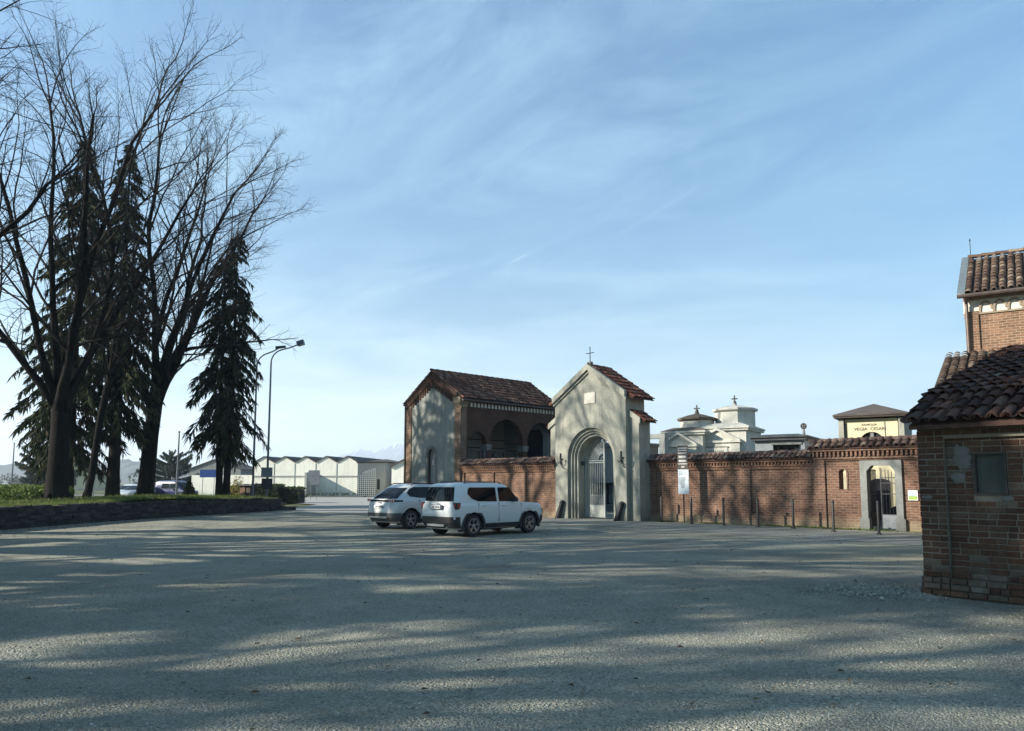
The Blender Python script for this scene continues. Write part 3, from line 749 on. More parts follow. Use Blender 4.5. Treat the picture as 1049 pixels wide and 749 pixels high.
    g.build('downpipe', M['gutter'], t)
chapel()
# tombs seen under the arcade
for i, (b, w, h, lab) in enumerate(((.75,.22,3.05,'tall dark bust on a plinth under the smallest arcade arch'),(1.25,.3,3.0,'second dark bust standing close beside the rail under the smallest arch'),(2.7,.5,3.2,'grey funerary stone with a dark panel behind the broad middle arch'),(3.5,.55,3.15,'wider funerary stone leaning nearer the right of the middle arch'))):
    t = thing('funerary_monument', lab, 'monument', W(-11.7, b), RZ, 'funerary monuments under the arcade')
    mb = MB(); mb.box(-w/2, w/2, -w/2, w/2, 0, h-.5); mb.box(-w/2-.06, w/2+.06, -w/2-.06, w/2+.06, h-.5, h-.42); mb.build('plinth', M['stone'] if i > 1 else M['tomb'], t)
    if i < 2:
        q = MB(); q.lathe([(.16,0),(.2,.12),(.1,.24),(.07,.3),(.11,.38),(.12,.47),(.05,.56)], 10, (0,0,h-.42)); q.build('bust', M['bronze'], t, True)
    else:
        q = MB(); q.prism([(-w/2,h-.42),(w/2,h-.42),(w/2-.06,h+.0),(-w/2+.14,h+.1)], -.08, .08, 'x'); q.build('panel', M['tomb'], t)

# ================================================================ MAUSOLEUMS BEHIND THE WALL
RM = R(-32); EM = Vector((math.cos(R(32)), -math.sin(R(32)), 0)); IM = Vector((math.sin(R(32)), math.cos(R(32)), 0))
def stone_cross(mb, c, s=1.0):
    x, y, z = c
    mb.box(x-.045*s, x+.045*s, y-.045*s, y+.045*s, z, z+.62*s); mb.box(x-.20*s, x-.046*s, y-.04*s, y+.04*s, z+.34*s, z+.44*s); mb.box(x+.046*s, x+.20*s, y-.04*s, y+.04*s, z+.34*s, z+.44*s)
    for px, pz in ((-.22,.39),(.22,.39),(0,.64)): mb.lathe([(.01,-.05*s),(.06*s,0),(.01,.05*s)], 6, (x+px*s, y, z+pz*s))
def mausoleum(label, Q, w, d, zc, octr, oct_z0, oct_z1, apex, cross_z, wall, roofm, sign=False, crossm='bronze', pedz=.62):
    t = thing('mausoleum', label, 'mausoleum', (Q[0], Q[1], 0), RM)
    mb = MB(); mb.box(.12, w-.12, .0, d, -.1, zc-.12); mb.box(.02, w-.42, -.30, -.001, -.1, zc-.80)      # body and entrance bay
    mb.build('body', M[wall], t)
    e = MB(); e.box(-.03, w+.03, -.14, d+.15, zc-.12, zc+.0); e.box(-.10, w+.10, -.22, d+.22, zc+.001, zc+.10)
    e.prism([(-.08,zc-.82),(w-.34,zc-.82),(w-.34,zc-.70),(-.08,zc-.70)], -.40, -.001)
    px0, px1 = -.06, w-.36; pc = (px0+px1)/2
    for s, xe in ((-1, px0), (1, px1)):
        P = [(pc, zc+.04), (xe, zc-.66), (xe, zc-.78), (pc, zc-.11)]; e.prism(P if s < 0 else P[::-1], -.42 if s < 0 else -.421, -.002)
    e.prism([(px0+.15,zc-.701),(px1-.15,zc-.701),(pc,zc-.11)], -.28, -.003)
    e.build('cornice', M[wall], t)
    rf = MB(); rf.hexa([(-.10,-.22,zc+.101),(w+.10,-.22,zc+.101),(w+.10,d+.22,zc+.101),(-.10,d+.22,zc+.101),(.5,.4,zc+.34),(w-.5,.4,zc+.34),(w-.5,d-.4,zc+.34),(.5,d-.4,zc+.34)])
    rf.build('lower_roof', M[roofm], t)
    c = (w/2+.3, d/2, 0); ph = R(22.5)
    o = MB(); o.lathe([(octr,zc+.2),(octr,oct_z1)], 8, c, ph); o.build('drum', M[wall], t)
    o = MB(); o.lathe([(octr+.10,oct_z1),(octr+.17,oct_z1+.06),(octr+.17,oct_z1+.16),(octr*.55,oct_z1+.16+(apex-oct_z1-.1)*.55),(.14,apex),(.10,apex+.16)], 8, c, ph); o.build('dome', M[roofm], t)
    cr = MB(); cr.lathe([(.13,0),(.08,.2),(.06,cross_z-apex-.62)], 8, (c[0],c[1],apex+.05)); stone_cross(cr, (c[0],c[1],cross_z-.62), .72); cr.build('cross', M[crossm], t)
    if sign:
        q = MB(); q.box(.50, 1.85, -.345, -.301, zc-1.55, zc-1.10); q.build('name_panel', M['white'], t)
        q = MB(); q.box(.46, 1.9, -.36, -.302, zc-1.095, zc-1.03); q.box(.44, .56, -.37, -.346, zc-1.5, zc-1.12)
        for i in range(8): q.box(.80+i*.11, .80+i*.11+.065, -.352, -.3455, zc-1.38, zc-1.26)
        q.build('panel_lettering', M['stone'], t)
    else:
        q = MB(); q.box(1.0, 2.0, -.33, -.301, zc-1.25, zc-1.16); q.build('lintel', M['stone'], t)
Qw = (10.85, 44.0); Qb = (9.0, 44.0)
mausoleum('white octagonal domed mausoleum with triangular pediment and clean pale roof', Qw, 2.95, 3.4, 4.72, 1.15, 5.0, 5.80, 6.20, 6.93, 'white', 'white', True)
mausoleum('smaller octagonal mausoleum with a weathered brown dome, left of the white one', (Qb[0]-.1, Qb[1]+.25), 2.5, 3.2, 4.50, 1.0, 4.8, 5.28, 5.72, 6.38, 'white', 'browndome', False)
# flat roofed granite tomb house
def granite():
    Q = Vector((12.227, 38.0, 0))
    t = thing('tomb_house', 'low grey granite tomb house with a flat dark overhanging roof slab', 'mausoleum', Q, RM)
    mb = MB(); w, d = 2.42, 3.2
    wall_open(mb, .05, w, -.1, 3.72, [dict(cx=1.58, hw=.66, z0=1.0, zs=3.50, kind='rect')], .05, .35)
    mb.box(.05, .4, .36, d, -.1, 3.719); mb.box(w-.35, w, .36, d, -.1, 3.718); mb.box(.41, w-.36, d-.3, d, -.1, 3.717)
    mb.build('walls', M['granite'], t)
    r = MB(); r.box(-.18, w+.18, -.28, d+.25, 3.86, 3.94); r.box(-.10, w+.10, -.18, d+.18, 3.72, 3.859); r.hexa([(-.1,-.2,3.941),(w+.1,-.2,3.941),(w+.1,d+.2,3.941),(-.1,d+.2,3.941),(.4,.6,4.06),(w-.4,.6,4.06),(w-.4,d-.6,4.06),(.4,d-.6,4.06)])
    r.build('roof_slab', M['graniteslab'], t)
    l = MB(); l.box(.86, 2.3, .0, .045, 3.50, 3.60); l.build('lintel', M['concrete'], t)
    g = MB()
    for x in (1.15, 1.55, 1.95): g.box(x-.015, x+.015, .2, .23, 1, 3.5)
    g.build('grille', M['iron'], t)
    u = MB(); u.lathe([(.08,0),(.10,.12),(.05,.18),(.08,.3),(.10,.36)], 8, (2.0,.6,3.0)); u.build('urn', M['white'], t)
granite()
def wheel_cross():
    P = Vector((15.75, 40.5, 0))
    t = thing('wheel_cross', 'dark round headed cross on a stone shaft beside the cream chapel', 'cross', P, RM)
    mb = MB(); mb.lathe([(.30,0),(.26,3.5),(.12,3.9),(.05,4.5)], 8, (0,0,0)); mb.build('shaft', M['stone'], t)
    h = MB(); h.tube([(.13*math.cos(2*PI*k/18),0,4.66+.13*math.sin(2*PI*k/18)) for k in range(19)], .04, 6); h.box(-.12,.12,-.03,.03,4.62,4.70); h.box(-.04,.04,-.035,.035,4.52,4.8); h.build('head', M['bronze'], t)
wheel_cross()
def cream_chapel():
    Q = Vector((15.62, 36.0, .13))
    t = thing('family_chapel', 'cream family chapel with hipped brown roof, dark lettering and lunette window', 'mausoleum', Q, RM)
    w, d = 2.9, 4.6; ze = 4.52
    mb = MB(); wall_open(mb, .32, w-.32, -.1, ze-.02, [dict(cx=1.46, hw=.50, z0=2.6, zs=3.42, rise=.92)], .12, .45, seg=20)
    mb.build('front_wall', M['cream'], t)
    s = MB(); s.box(.05, .28, -.02, .4, -.1, ze-.01); s.box(w-.28, w-.05, -.02, .4, -.1, ze-.01); s.box(.06, .3, .401, d, -.1, ze-.015); s.box(w-.3, w-.06, .401, d, -.1, ze-.015); s.box(.301, w-.301, d-.3, d-.01, -.1, ze-.016)
    s.build('walls', M['plaster'], t)
    f = MB(); f.box(2.02, 2.05, .095, .121, 2.6, 4.4); f.box(.33, .40, .1, .121, 2.6, 4.3); f.build('joint', M['stone'], t)
    n = MB(); n.box(.6, 1.98, .27, .30, 2.6, 4.2); n.build('lunette_glass', M['darkin'], t)
    n = MB(); n.box(1.40, 1.54, .18, .25, 2.6, 3.9); n.build('lunette_mullion', M['stone'], t)
    e = MB(); e.box(-.12, w+.12, -.22, d+.18, ze+.04, ze+.12); e.build('eaves', M['timber'], t)
    r = MB(); x0,x1,y0,y1 = -.16,w+.16,-.26,d+.22
    r.add([(x0,y0,ze+.121),(x1,y0,ze+.121),(x1,y1,ze+.121),(x0,y1,ze+.121),(x0,y0,ze+.20),(x1,y0,ze+.20),(x1,y1,ze+.20),(x0,y1,ze+.20),((x0+x1)/2,1.6,5.34),((x0+x1)/2,d-1.6,5.34)],
          [(0,3,2,1),(0,1,5,4),(1,2,6,5),(2,3,7,6),(3,0,4,7),(4,5,8),(5,6,9,8),(6,7,9),(7,4,8,9)])
    r.build('roof', M['wareroof'], t)
    text_mesh('FAMIGLIA', .135, M['ink'], t, (1.38,.113,4.215), (R(90),0,0), 'lettering', .006, 1.15)
    text_mesh('VEGIA  CESARI', .205, M['ink'], t, (1.40,.113,4.015), (R(90),0,0), 'lettering', .006, 1.03)
cream_chapel()
# burial niche block behind the gate
def niche_block():
    t = thing('niche_block', 'pale rendered burial block seen through the gate arch, dark opening below', 'building', W(-9,0), RZ)
    mb = MB(); wall_open(mb, -4.5, 2.6, -.1, 3.75, [dict(cx=.9, hw=1.6, z0=.35, zs=1.62, kind='rect')], 9.0, 9.4); mb.box(-4.5, 2.6, 11.6, 12, -.1, 3.75); mb.box(2.2, 2.6, 9.401, 11.6, -.1, 3.749)
    mb.build('walls', M['plasterin'], t)
    r = MB(); r.box(-4.6, 2.72, 8.8, 12.2, 3.751, 3.95); r.build('roof_slab', M['concrete'], t)
    d = MB(); d.box(-.9, 2.19, 9.9, 9.95, .3, 2.2); d.build('recess', M['tomb'], t)
    p = MB()
    for x in (.0, .75, 1.5): p.box(x-.28, x+.28, 9.86, 9.899, .4, 1.5)
    p.build('niche_slabs', M['granite'], t)
    s = MB(); s.box(-.9, 2.5, 8.3, 9.0, -.05, .34); s.box(-1.0, 2.6, 8.0, 8.299, -.05, .17); s.build('step', M['concrete'], t)
niche_block()
def portal():
    t = thing('concrete_portal', 'dark grey concrete post and lintel frame between the gate and the brown dome', 'portal', W(0,0), RZ)
    b = 9.5; mb = MB(); mb.box(-8.0, -4.28, b, b+.4, 4.10, 4.36); mb.box(-4.66, -4.30, b+.001, b+.399, -.05, 4.099); mb.box(-6.2, -5.9, b+.001, b+.399, -.05, 4.099); mb.box(-8.0,-7.7,b+.001,b+.399,-.05,4.099)
    mb.build('frame', M['waredk'], t)
    s = MB(); s.box(-5.9, -4.661, b+.05, b+.3, -.05, 3.22); s.build('infill', M['concrete'], t)
portal()
# (a cypress inside the cemetery is planted with the other trees)
# tombstones and things glimpsed through the small door
def tombstone(a, b, w, h, lab, mat='tomb', cross=False):
    t = thing('tombstone', lab, 'tombstone', W(a, b), RZ)
    m = MB(); m.box(-w/2-.12, w/2+.12, -.25, .9, 0, .22); m.build('base', M['concrete'], t)
    m = MB(); P = [(-w/2,.22),(w/2,.22),(w/2,h-.1)]+[(w/2*math.cos(PI*k/8), h-.1+.14*math.sin(PI*k/8)) for k in range(1,8)]+[(-w/2,h-.1)]
    m.prism(P, -.08, .08); m.build('slab', M[mat], t)
tombstone(8.9, 4.2, .72, 1.75, 'tall dark tombstone straight behind the bars of the small doorway')
tombstone(9.75, 3.6, .6, .75, 'low dark tombstone right of the tall one behind the small doorway')
tombstone(7.0, 6.5, .9, 1.3, 'pale tombstone showing at the left of the small doorway', 'white')
def screen_wall():
    t = thing('cream_boundary_wall', 'cream rendered wall lit beyond the bars of the small doorway', 'wall', W(0,0), RZ)
    m = MB(); m.box(5.5, 13, 8.0, 8.25, -.05, 3.3); m.build('render', M['cream'], t)
    m = MB(); m.box(5.4, 13.1, 7.93, 8.32, 3.301, 3.4); m.build('coping', M['concrete'], t)
screen_wall()

# ================================================================ BOLLARDS, SIGNS ON THE LANE
BL = [(1.50,.42,'bollard nearest the plastered gate'),(3.10,.12,'bollard just right of the tall notice sign'),(4.55,.05,'bollard before the middle of the first wall panel'),
      (5.95,.05,'bollard before the narrow joint between the two wall panels'),(7.32,.0,'bollard before the left end of the taller wall'),(9.03,-.72,'bollard before the small arched niche'),(10.55,-.95,'bollard standing in front of the small doorway')]
b0 = None
for a, b, lab in BL:
    if b0 is None:
        b0 = thing('bollard', '', 'bollard', W(a,b), RZ, 'thin iron bollards along the wall')
        mb = MB(); mb.lathe([(.045,-.1),(.045,.98),(.041,1.0)], 10); mb.build('post', M['ironpost'], b0, True)
        mb = MB(); mb.lathe([(.047,1.001),(.047,1.03),(.03,1.055),(.006,1.06)], 10); mb.build('cap', M['ironpost'], b0, True)
        mb = MB(); mb.lathe([(.085,-.05),(.085,.035),(.05,.045)], 10); mb.build('foot_plate', M['ironpost'], b0)
        o = b0
    else: o = copy_tree(b0); o.location = W(a, b)
    o['label'] = 'thin dark iron '+lab
def notice():
    t = thing('notice_sign', 'tall narrow notice sign, dark headings above a white sheet, on one post', 'sign', W(2.62,.34), R(-28))
    m = MB(); m.tube([(0,.03,-.1),(0,.03,3.1)], .03, 8); m.build('post', M['ironpost'], t)
    w = .21; m = MB(); m.box(-w,w,-.03,.0,2.16,3.14); m.build('heading_panel', M['signdk'], t)
    m = MB(); m.box(-w+.01,w+.02,-.03,.0,1.18,2.159); m.build('white_panel', M['signwhite'], t)
    rnd = random.Random(4); m = MB()
    for z, x0, x1, h, g in ((3.03,-.18,.18,.03,0),(2.94,-.18,.18,.03,0),(2.83,-.18,.18,.03,0),(2.68,-.15,.14,.085,1),(2.51,-.15,.15,.075,1),(2.39,-.19,.19,.03,0),(2.27,-.05,.07,.06,1)):
        if g == 0: m.box(x0,x1,-.034,-.0301,z-h/2,z+h/2)
        else:
            x = x0
            while x < x1: 
                ww = rnd.uniform(.025,.05); m.box(x,min(x+ww,x1),-.034,-.0301,z-h/2,z+h/2); x += ww+.014
    m.build('heading_lettering', M['inkwhite'], t)
    m = MB()
    for z in (2.07,2.02,1.97):
        x = -.15
        while x < .15:
            ww = rnd.uniform(.02,.06); m.box(x,min(x+ww,.17),-.033,-.0301,z-.011,z+.011); x += ww+.02
    for i in range(14):
        z = 1.85-i*.032; m.box(-.05+rnd.uniform(-.08,.0), .05+rnd.uniform(0,.08), -.033,-.0301,z-.006,z+.006)
    m.build('sheet_lettering', M['signgrey'], t)
notice()
def info_panel():
    t = thing('info_panel', 'small landscape picture panel on the brick beside the doorway', 'sign', W(11.02,.985), RZ)
    m = MB(); m.box(-.15,.15,-.05,-.02,1.05,1.38); m.build('frame', M['signwhite'], t)
    m = MB(); m.box(-.13,.13,-.054,-.0502,1.07,1.19); m.build('meadow', M['signgreen'], t)
    m = MB(); m.prism([(-.13,1.191),(.13,1.191),(.13,1.215),(0,1.25),(-.13,1.27)], -.0545, -.0503); m.build('hill_picture', M['signsky'], t)
info_panel()
def moss_tufts():
    rnd = random.Random(9); mb = MB()
    for i in range(5200):
        a = rnd.uniform(.9, 11.6); b = (.93 if a < 7.7 else .84)-abs(rnd.gauss(0,.10))
        p = W(a,b); h = rnd.uniform(.02,.11)*(1.2 if rnd.random()<.2 else .7); an = rnd.uniform(0,6.28); w = .012
        if math.sin(a*2.1)+math.sin(a*.9+1) < -.3 and rnd.random() < .85: continue
        d = Vector((math.cos(an),math.sin(an),0))
        mb.add([p+d*w, p-d*w, p+Vector((rnd.uniform(-.04,.04),rnd.uniform(-.04,.04),h))], [(0,1,2)])
    tag(mb.build('weeds', M['grassblade']), 'thin weeds growing along the foot of the brick wall', 'weeds', kind='stuff')
moss_tufts()

# ================================================================ NEAR BRICK BUILDING (right)
def brick(mb, x0, x1, z0, z1, yf, yb=.03, rnd=None, axis='y', bev=.007):
    j = (lambda s: rnd.uniform(-s, s)) if rnd else (lambda s: 0)
    x0 += .006+j(.003); x1 -= .006+j(.003); z0 += .006+j(.0025); z1 -= .006+j(.0025); yf += j(.005)
    e = bev
    ring = lambda y, d: [(x0+d,y,z0+d),(x1-d,y,z0+d),(x1-d,y,z1-d),(x0+d,y,z1-d)]
    v = ring(yb,0)+ring(yf+e,0)+[(p[0]+j(.004),p[1]+j(.002),p[2]+j(.003)) for p in ring(yf,e)]
    if axis == 'x': v = [(p[1],p[0],p[2]) for p in v]
    f = [(8,9,10,11)]
    for a in (0,4): f += [(a+k, a+(k+1) % 4, a+4+(k+1) % 4, a+4+k) for k in range(4)]
    mb.add(v, f)
def near_building():
    rnd = random.Random(31)
    t = thing('brick_outbuilding', 'weathered dark brick outbuilding with sagging tile roof and small green window', 'building', (6.153,11.424,0), R(-50))
    XE = 3.6; rh = .0865
    core = MB(); wl, wr, wb, wt = .765, 1.125, 1.50, 2.045
    wall_open(core, .02, XE, -.1, 2.50, [dict(cx=(wl+wr)/2, hw=(wr-wl)/2+.001, z0=wb, zs=wt, kind='rect')], .071, .45)
    core.box(.009, .37, .008, .07, -.1, 2.499); core.box(.371, XE, .0085, .0705, -.1, .22); core.box(.371, XE, .0085, .0705, 2.29, 2.498)
    core.box(.009, .40, .451, 4.6, -.1, 2.438); core.box(.401, XE, 4.2, 4.6, -.1, 2.437); core.box(XE-.4, XE, .451, 4.199, -.1, 2.436)
    core.build('wall_core', M['mortar'], t)
    B = MB(); P = MB()
    nrow = 29
    for r_ in range(nrow):
        z0 = r_*rh; z1 = z0+rh
        flare = max(0, (.36-z0))*.16
        # corner pier, then the field (recessed panel above z=.25)
        segs = []
        x = 0.0; first = True
        while x < XE-.05:
            Lb = .245*rnd.uniform(.93, 1.06) if rnd.random() < .84 else .125
            if first: Lb = .245 if r_ % 2 else .125; first = False
            elif x < .37 < x+Lb+.06: Lb = .37-x
            if x < XE and x+Lb > XE: Lb = XE-x
            segs.append((x, x+Lb)); x += Lb
        for a, b in segs:
            rec = a >= .365 and .25 < z0 < 2.27
            yf = (.062 if rec else 0)-flare
            parts = [(a, b)]
            if rec and z1 > wb-.03 and z0 < wt+.02 and b > wl-.045 and a < wr+.03:
                parts = []
                if a < wl-.05: parts.append((a, wl-.045))
                if b > wr+.04: parts.append((wr+.035, b))
            for pa, pb in parts:
                if pb-pa < .03: continue
                lime = math.exp(-(((pa+pb)/2-.56)/.15)**2-((z0-1.95)/.24)**2)+.9*math.exp(-(((pa+pb)/2-1.15)/.12)**2-((z0-1.42)/.13)**2)
                pp = max(0, min(.85, (.62-z0)/.5))*.8
                if rnd.random() < .02 and z0 < .5: continue
                (P if rnd.random() < max(pp, lime*.9) else B).__class__
                brick(P if rnd.random() < max(pp, lime*.9) else B, pa, pb, z0, z1, yf, .075 if rec else .02, rnd)
        y = 0.0; first = True                # left return
        while y < 4.5:
            Lb = .245*rnd.uniform(.93, 1.06)
            if first: Lb = .125 if r_ % 2 else .245; first = False
            brick(P if rnd.random() < max(0, min(.9, (.8-z0)/.6))*.8 else B, y, min(y+Lb, 4.6), z0, z1, -.002-flare, .03, rnd, 'x'); y += Lb
    B.build('brick_courses', M['bricknear'], t); P.build('worn_brick_courses', M['brickpale'], t)
    # lumps of lime render
    for (cx, cz, rx, rz, seed) in ((.10, 1.42, .085, .038, 1), (.58, 2.02, .13, .20, 2), (1.15, 1.42, .09, .05, 3), (.52, 1.72, .1, .09, 5)):
        q = random.Random(seed); m = MB(); n = 22; off = .0 if cx < .3 else .062
        o = [(cx+rx*(1+q.uniform(-.28,.2))*math.cos(2*PI*k/n), cz+rz*(1+q.uniform(-.28,.2))*math.sin(2*PI*k/n)) for k in range(n)]
        i_ = [(cx+(x-cx)*.75, cz+(z-cz)*.75) for x, z in o]
        vs = [(x, off+.004, z) for x, z in o]+[(x, off-.009-q.uniform(0,.004), z) for x, z in i_]
        m.add(vs, [(k, (k+1) % n, n+(k+1) % n, n+k) for k in range(n)]+[tuple(range(n, 2*n))])
        m.build('render_patch', M['limepatch'], t, True, 60)
    f = MB(); y0 = .04
    f.box(wl-.04, wl, y0, .15, wb-.03, wt+.03); f.box(wr, wr+.03, y0, .15, wb-.03, wt+.03); f.box(wl, wr, y0+.001, .149, wt, wt+.03); f.box(wl, wr, y0+.001, .149, wb-.03, wb)
    w = f.build('window', M['timber'], t)
    p = MB(); p.box(wl+.002, wr-.002, .10, .125, wb+.002, wt-.002); p.build('shutter', M['shutter'], w)
    # roof
    bed = MB(); tl = MB()
    z0 = 2.50; y0 = -.24; L1 = 1.0; p1 = R(27); p2 = R(17)
    y1, z1 = y0+L1*math.cos(p1), z0+L1*math.sin(p1); L2 = 4.4; y2, z2 = y1+L2*math.cos(p2), z1+L2*math.sin(p2)
    bed.prism([(y0+.03,z0-.01),(y1,z1-.01),(y2,z2-.01),(y2,z2-.08),(y1,z1-.08),(y0+.03,z0-.07)], -.02, XE+.2, 'x')
    bed.prism([(.03,2.51),(.45,2.51),(y1,z1-.09),(.03,z0+.03)], .03, .4, 'x'); bed.prism([(.46,2.43),(4.6,2.43),(4.6,3.6),(y1,z1-.1),(.46,z1-.2)], .03, .38, 'x')
    bed.prism([(.03,2.51),(.44,2.51),(.44,z0+.12),(.03,z0+.03)], .401, XE, 'x')
    bed.build('roof_bed', M['tilebed'], t)
    tiles(tl, (-.04,y1-.05,z1+.03), (1,0,0), (0,y2-y1,z2-z1), XE+.26, L2, rnd, sx=.172, sy=.36, r=.077, seg=8, jit=.02, pan=True)
    tiles(tl, (-.04,y0,z0+.035), (1,0,0), (0,y1-y0,z1-z0), XE+.26, L1+.04, rnd, sx=.172, sy=.36, r=.077, seg=8, jit=.022, pan=True)
    tl.build('roof_tiles', M['tile'], t, True, 50)
M['limepatch'] = plaster('lime_render', (.25,.235,.205), (.15,.14,.12), 6, False, .5)
near_building()

# ================================================================ CHURCH BEHIND IT
def church():
    rnd = random.Random(41)
    t = thing('brick_church', 'brick church with tiled roofs, white arched eave frieze and lightning rod', 'church', (15.291,25.0,0), R(-35))
    XE = 9.0
    m = MB(); m.box(.05, XE, .0, 6.0, 0, 7.88); m.box(.03, .42, -.06, .3, 0, 7.36)
    m.box(-.5, XE, -3.6, -.02, -.1, 4.35); m.prism([(-3.6,4.351),(-.02,4.351),(-.02,5.6)], -.49, XE-.01, 'x')
    m.prism([(0.0,7.881),(6.0,7.881),(3.0,9.7)], .06, XE-.01, 'x')
    m.build('brickwork', M['brickch'], t)
    w = MB(); w.box(.06, XE-.02, -.015, .02, 7.30, 7.74); w.box(.0,.05,-.02,.3,7.2,7.86); w.build('frieze', M['frieze'], t)
    a = MB(); stp = .40
    for i in range(21):
        c = .64+i*stp
        po = [(c+.205*math.cos(PI*k/8), 7.40+.29*math.sin(PI*k/8)) for k in range(9)]; pi_ = [(c+.14*math.cos(PI*k/8), 7.40+.22*math.sin(PI*k/8)) for k in range(9)]
        a.prism(po+pi_[::-1], -.06, -.010); a.box(c-.205, c-.14, -.06, -.010, 7.30, 7.399)
    a.box(.0, XE, -.07, -.012, 7.741, 7.86); a.box(.0, XE, -.05, -.011, 7.24, 7.299)
    a.build('frieze_arches', M['corbel'], t)
    tl = MB(); bed = MB()
    up = Vector((0, 3.3, 2.0)); bed.hexa([(-.06,-.32,7.80),(XE,-.32,7.80),(XE,3.0,9.83),(-.06,3.0,9.83),(-.06,-.32,7.88),(XE,-.32,7.88),(XE,3.0,9.91),(-.06,3.0,9.91)])
    bed.hexa([(-.06,6.3,7.80),(XE,6.3,7.80),(XE,3.0,9.83),(-.06,3.0,9.83),(-.06,6.3,7.88),(XE,6.3,7.88),(XE,3.0,9.91),(-.06,3.0,9.91)])
    tiles(tl, (.06,-.34,7.92), (1,0,0), up, XE-.1, up.length, rnd, sx=.24, sy=.34, r=.098, seg=6)
    ridge_tiles(tl, (.1,3.0,9.96), (XE,3.0,9.96), rnd, .12)
    u2 = Vector((0, 3.7, 1.42)); bed.hexa([(-.62,-3.9,4.38),(XE,-3.9,4.38),(XE,-.01,5.80),(-.62,-.01,5.80),(-.62,-3.9,4.46),(XE,-3.9,4.46),(XE,-.01,5.88),(-.62,-.01,5.88)])
    tiles(tl, (-.6,-3.92,4.50), (1,0,0), u2, XE+.55, u2.length+.15, rnd, sx=.24, sy=.34, r=.098, seg=6)
    bed.build('roof_bed', M['timber'], t); tl.build('roof_tiles', M['tilech'], t, True, 50)
    f = MB(); f.hexa([(-.14,-.40,7.82),(.09,-.40,7.82),(.09,3.0,9.90),(-.14,3.0,9.90),(-.14,-.40,7.96),(.09,-.40,7.96),(.09,3.0,10.04),(-.14,3.0,10.04)])
    f.box(.05, XE, -.02, .02, 5.83, 5.95)
    f.build('verge_flashing', M['lead'], t)
    g = MB(); g.tube([(-.14,-.42,7.84),(XE,-.42,7.84)], .07, 8); g.build('gutter', M['gutter'], t); g = MB(); g.tube([(.10,-.40,7.80),(.10,-.16,7.6),(.10,-.13,5.9)], .05, 8)
    g.build('downpipe', M['gutter'], t)
    l = MB(); l.tube([(.15,3.0,9.9),(.15,3.0,10.72)], .012, 5); l.lathe([(.008,0),(.03,.05),(.006,.12)], 6, (.15,3.0,10.6)); l.build('lightning_rod', M['iron'], t)
church()

# ================================================================ RETAINING WALL AND PLANTED BED
RW = [(-21.0,-6),(-20.3,5),(-19.3,15),(-17.75,26.3),(-17.1,31.5),(-15.6,37.2),(-13.75,43.9),(-13.55,44.6)]
def rw_at(y):
    for (xa,ya),(xb,yb) in zip(RW[:-1],RW[1:]):
        if ya <= y <= yb: return xa+(xb-xa)*(y-ya)/(yb-ya)
    return RW[-1][0]
def bed_z(x, y): return .73+.10*math.sin(x*.35+y*.2)+.05*math.sin(x*1.1-y*.7)
def retaining_wall():
    rnd = random.Random(51)
    t = thing('retaining_wall', 'long low wall of stacked dark stones holding up the planted bed', 'wall')
    core = MB(); st = MB()
    for (xa,ya),(xb,yb) in zip(RW[:-1],RW[1:]):
        core.hexa([(xa-.5,ya,-.1),(xa-.05,ya,-.1),(xb-.05,yb,-.1),(xb-.5,yb,-.1),(xa-.5,ya,.70),(xa-.05,ya,.70),(xb-.05,yb,.70),(xb-.5,yb,.70)])
    core.build('core', M['darkstone'], t)
    for r_ in range(9):
        z0 = r_*.088-.01; y = -6.0+rnd.uniform(0,.3)
        yend = 44.5-(.25*max(0,r_-1))
        while y < yend:
            L = rnd.uniform(.18,.55); y1 = min(y+L, yend); h = .088*rnd.uniform(.85,1.05)
            if r_ == 8: h *= rnd.uniform(.6,1.3)
            p = rnd.uniform(-.02,.05)
            xa, xb = rw_at(y+.005), rw_at(y1-.005); ya, yb = y+.008, y1-.008
            c = [(xa-.35,ya,z0),(xa+p,ya,z0),(xb+p,yb,z0),(xb-.35,yb,z0),(xa-.35,ya,z0+h),(xa+p+rnd.uniform(-.015,.015),ya,z0+h),(xb+p+rnd.uniform(-.015,.015),yb,z0+h),(xb-.35,yb,z0+h)]
            st.hexa(c); y = y1
    for i in range(7):                     # tumbled end
        x, y = -13.5-rnd.uniform(-.5,.3), 44.6+rnd.uniform(-.3,.6); w = rnd.uniform(.15,.3)
        st.box(x-w, x+w, y-w*.6, y+w*.6, -.02, rnd.uniform(.12,.3))
    st.build('stones', M['drystone'], t)
M['darkstone'] = plain('dark_core', (.03,.028,.025), .95, var=.3)
retaining_wall()
def bed():
    mb = MB(); ys = [-6+i*1.5 for i in range(34)]; ys = [y for y in ys if y < 44]+[44.2]; nx = 26
    for y in ys:
        xr = rw_at(y)-.30; xl = -44
        for i in range(nx+1):
            x = xr+(xl-xr)*(i/nx)**1.3; mb.v.append((x, y, bed_z(x,y)*max(0,min(1,1-max(0,(-34-x))/10))))
    for j in range(len(ys)-1):
        for i in range(nx): mb.f.append((j*(nx+1)+i,(j+1)*(nx+1)+i,(j+1)*(nx+1)+i+1,j*(nx+1)+i+1))
    n0 = len(mb.v)
    rows = [(44.6,.68),(48,.48),(54,.05)]
    prev = [(len(ys)-1)*(nx+1)+i for i in range(nx+1)]
    for y, h in rows:
        cur = []
        for i in range(nx+1):
            xr = -13.9-(y-44)*.15; x = xr+(-44-xr)*(i/nx)**1.3
            cur.append(len(mb.v)); mb.v.append((x,y,h*max(0,min(1,1-max(0,(-34-x))/10))*(1 if i else .6)))
        for i in range(nx): mb.f.append((prev[i],cur[i],cur[i+1],prev[i+1]))
        prev = cur
    struct(mb.build('planted_bed', M['bedsoil'], None, True, 180))
bed()
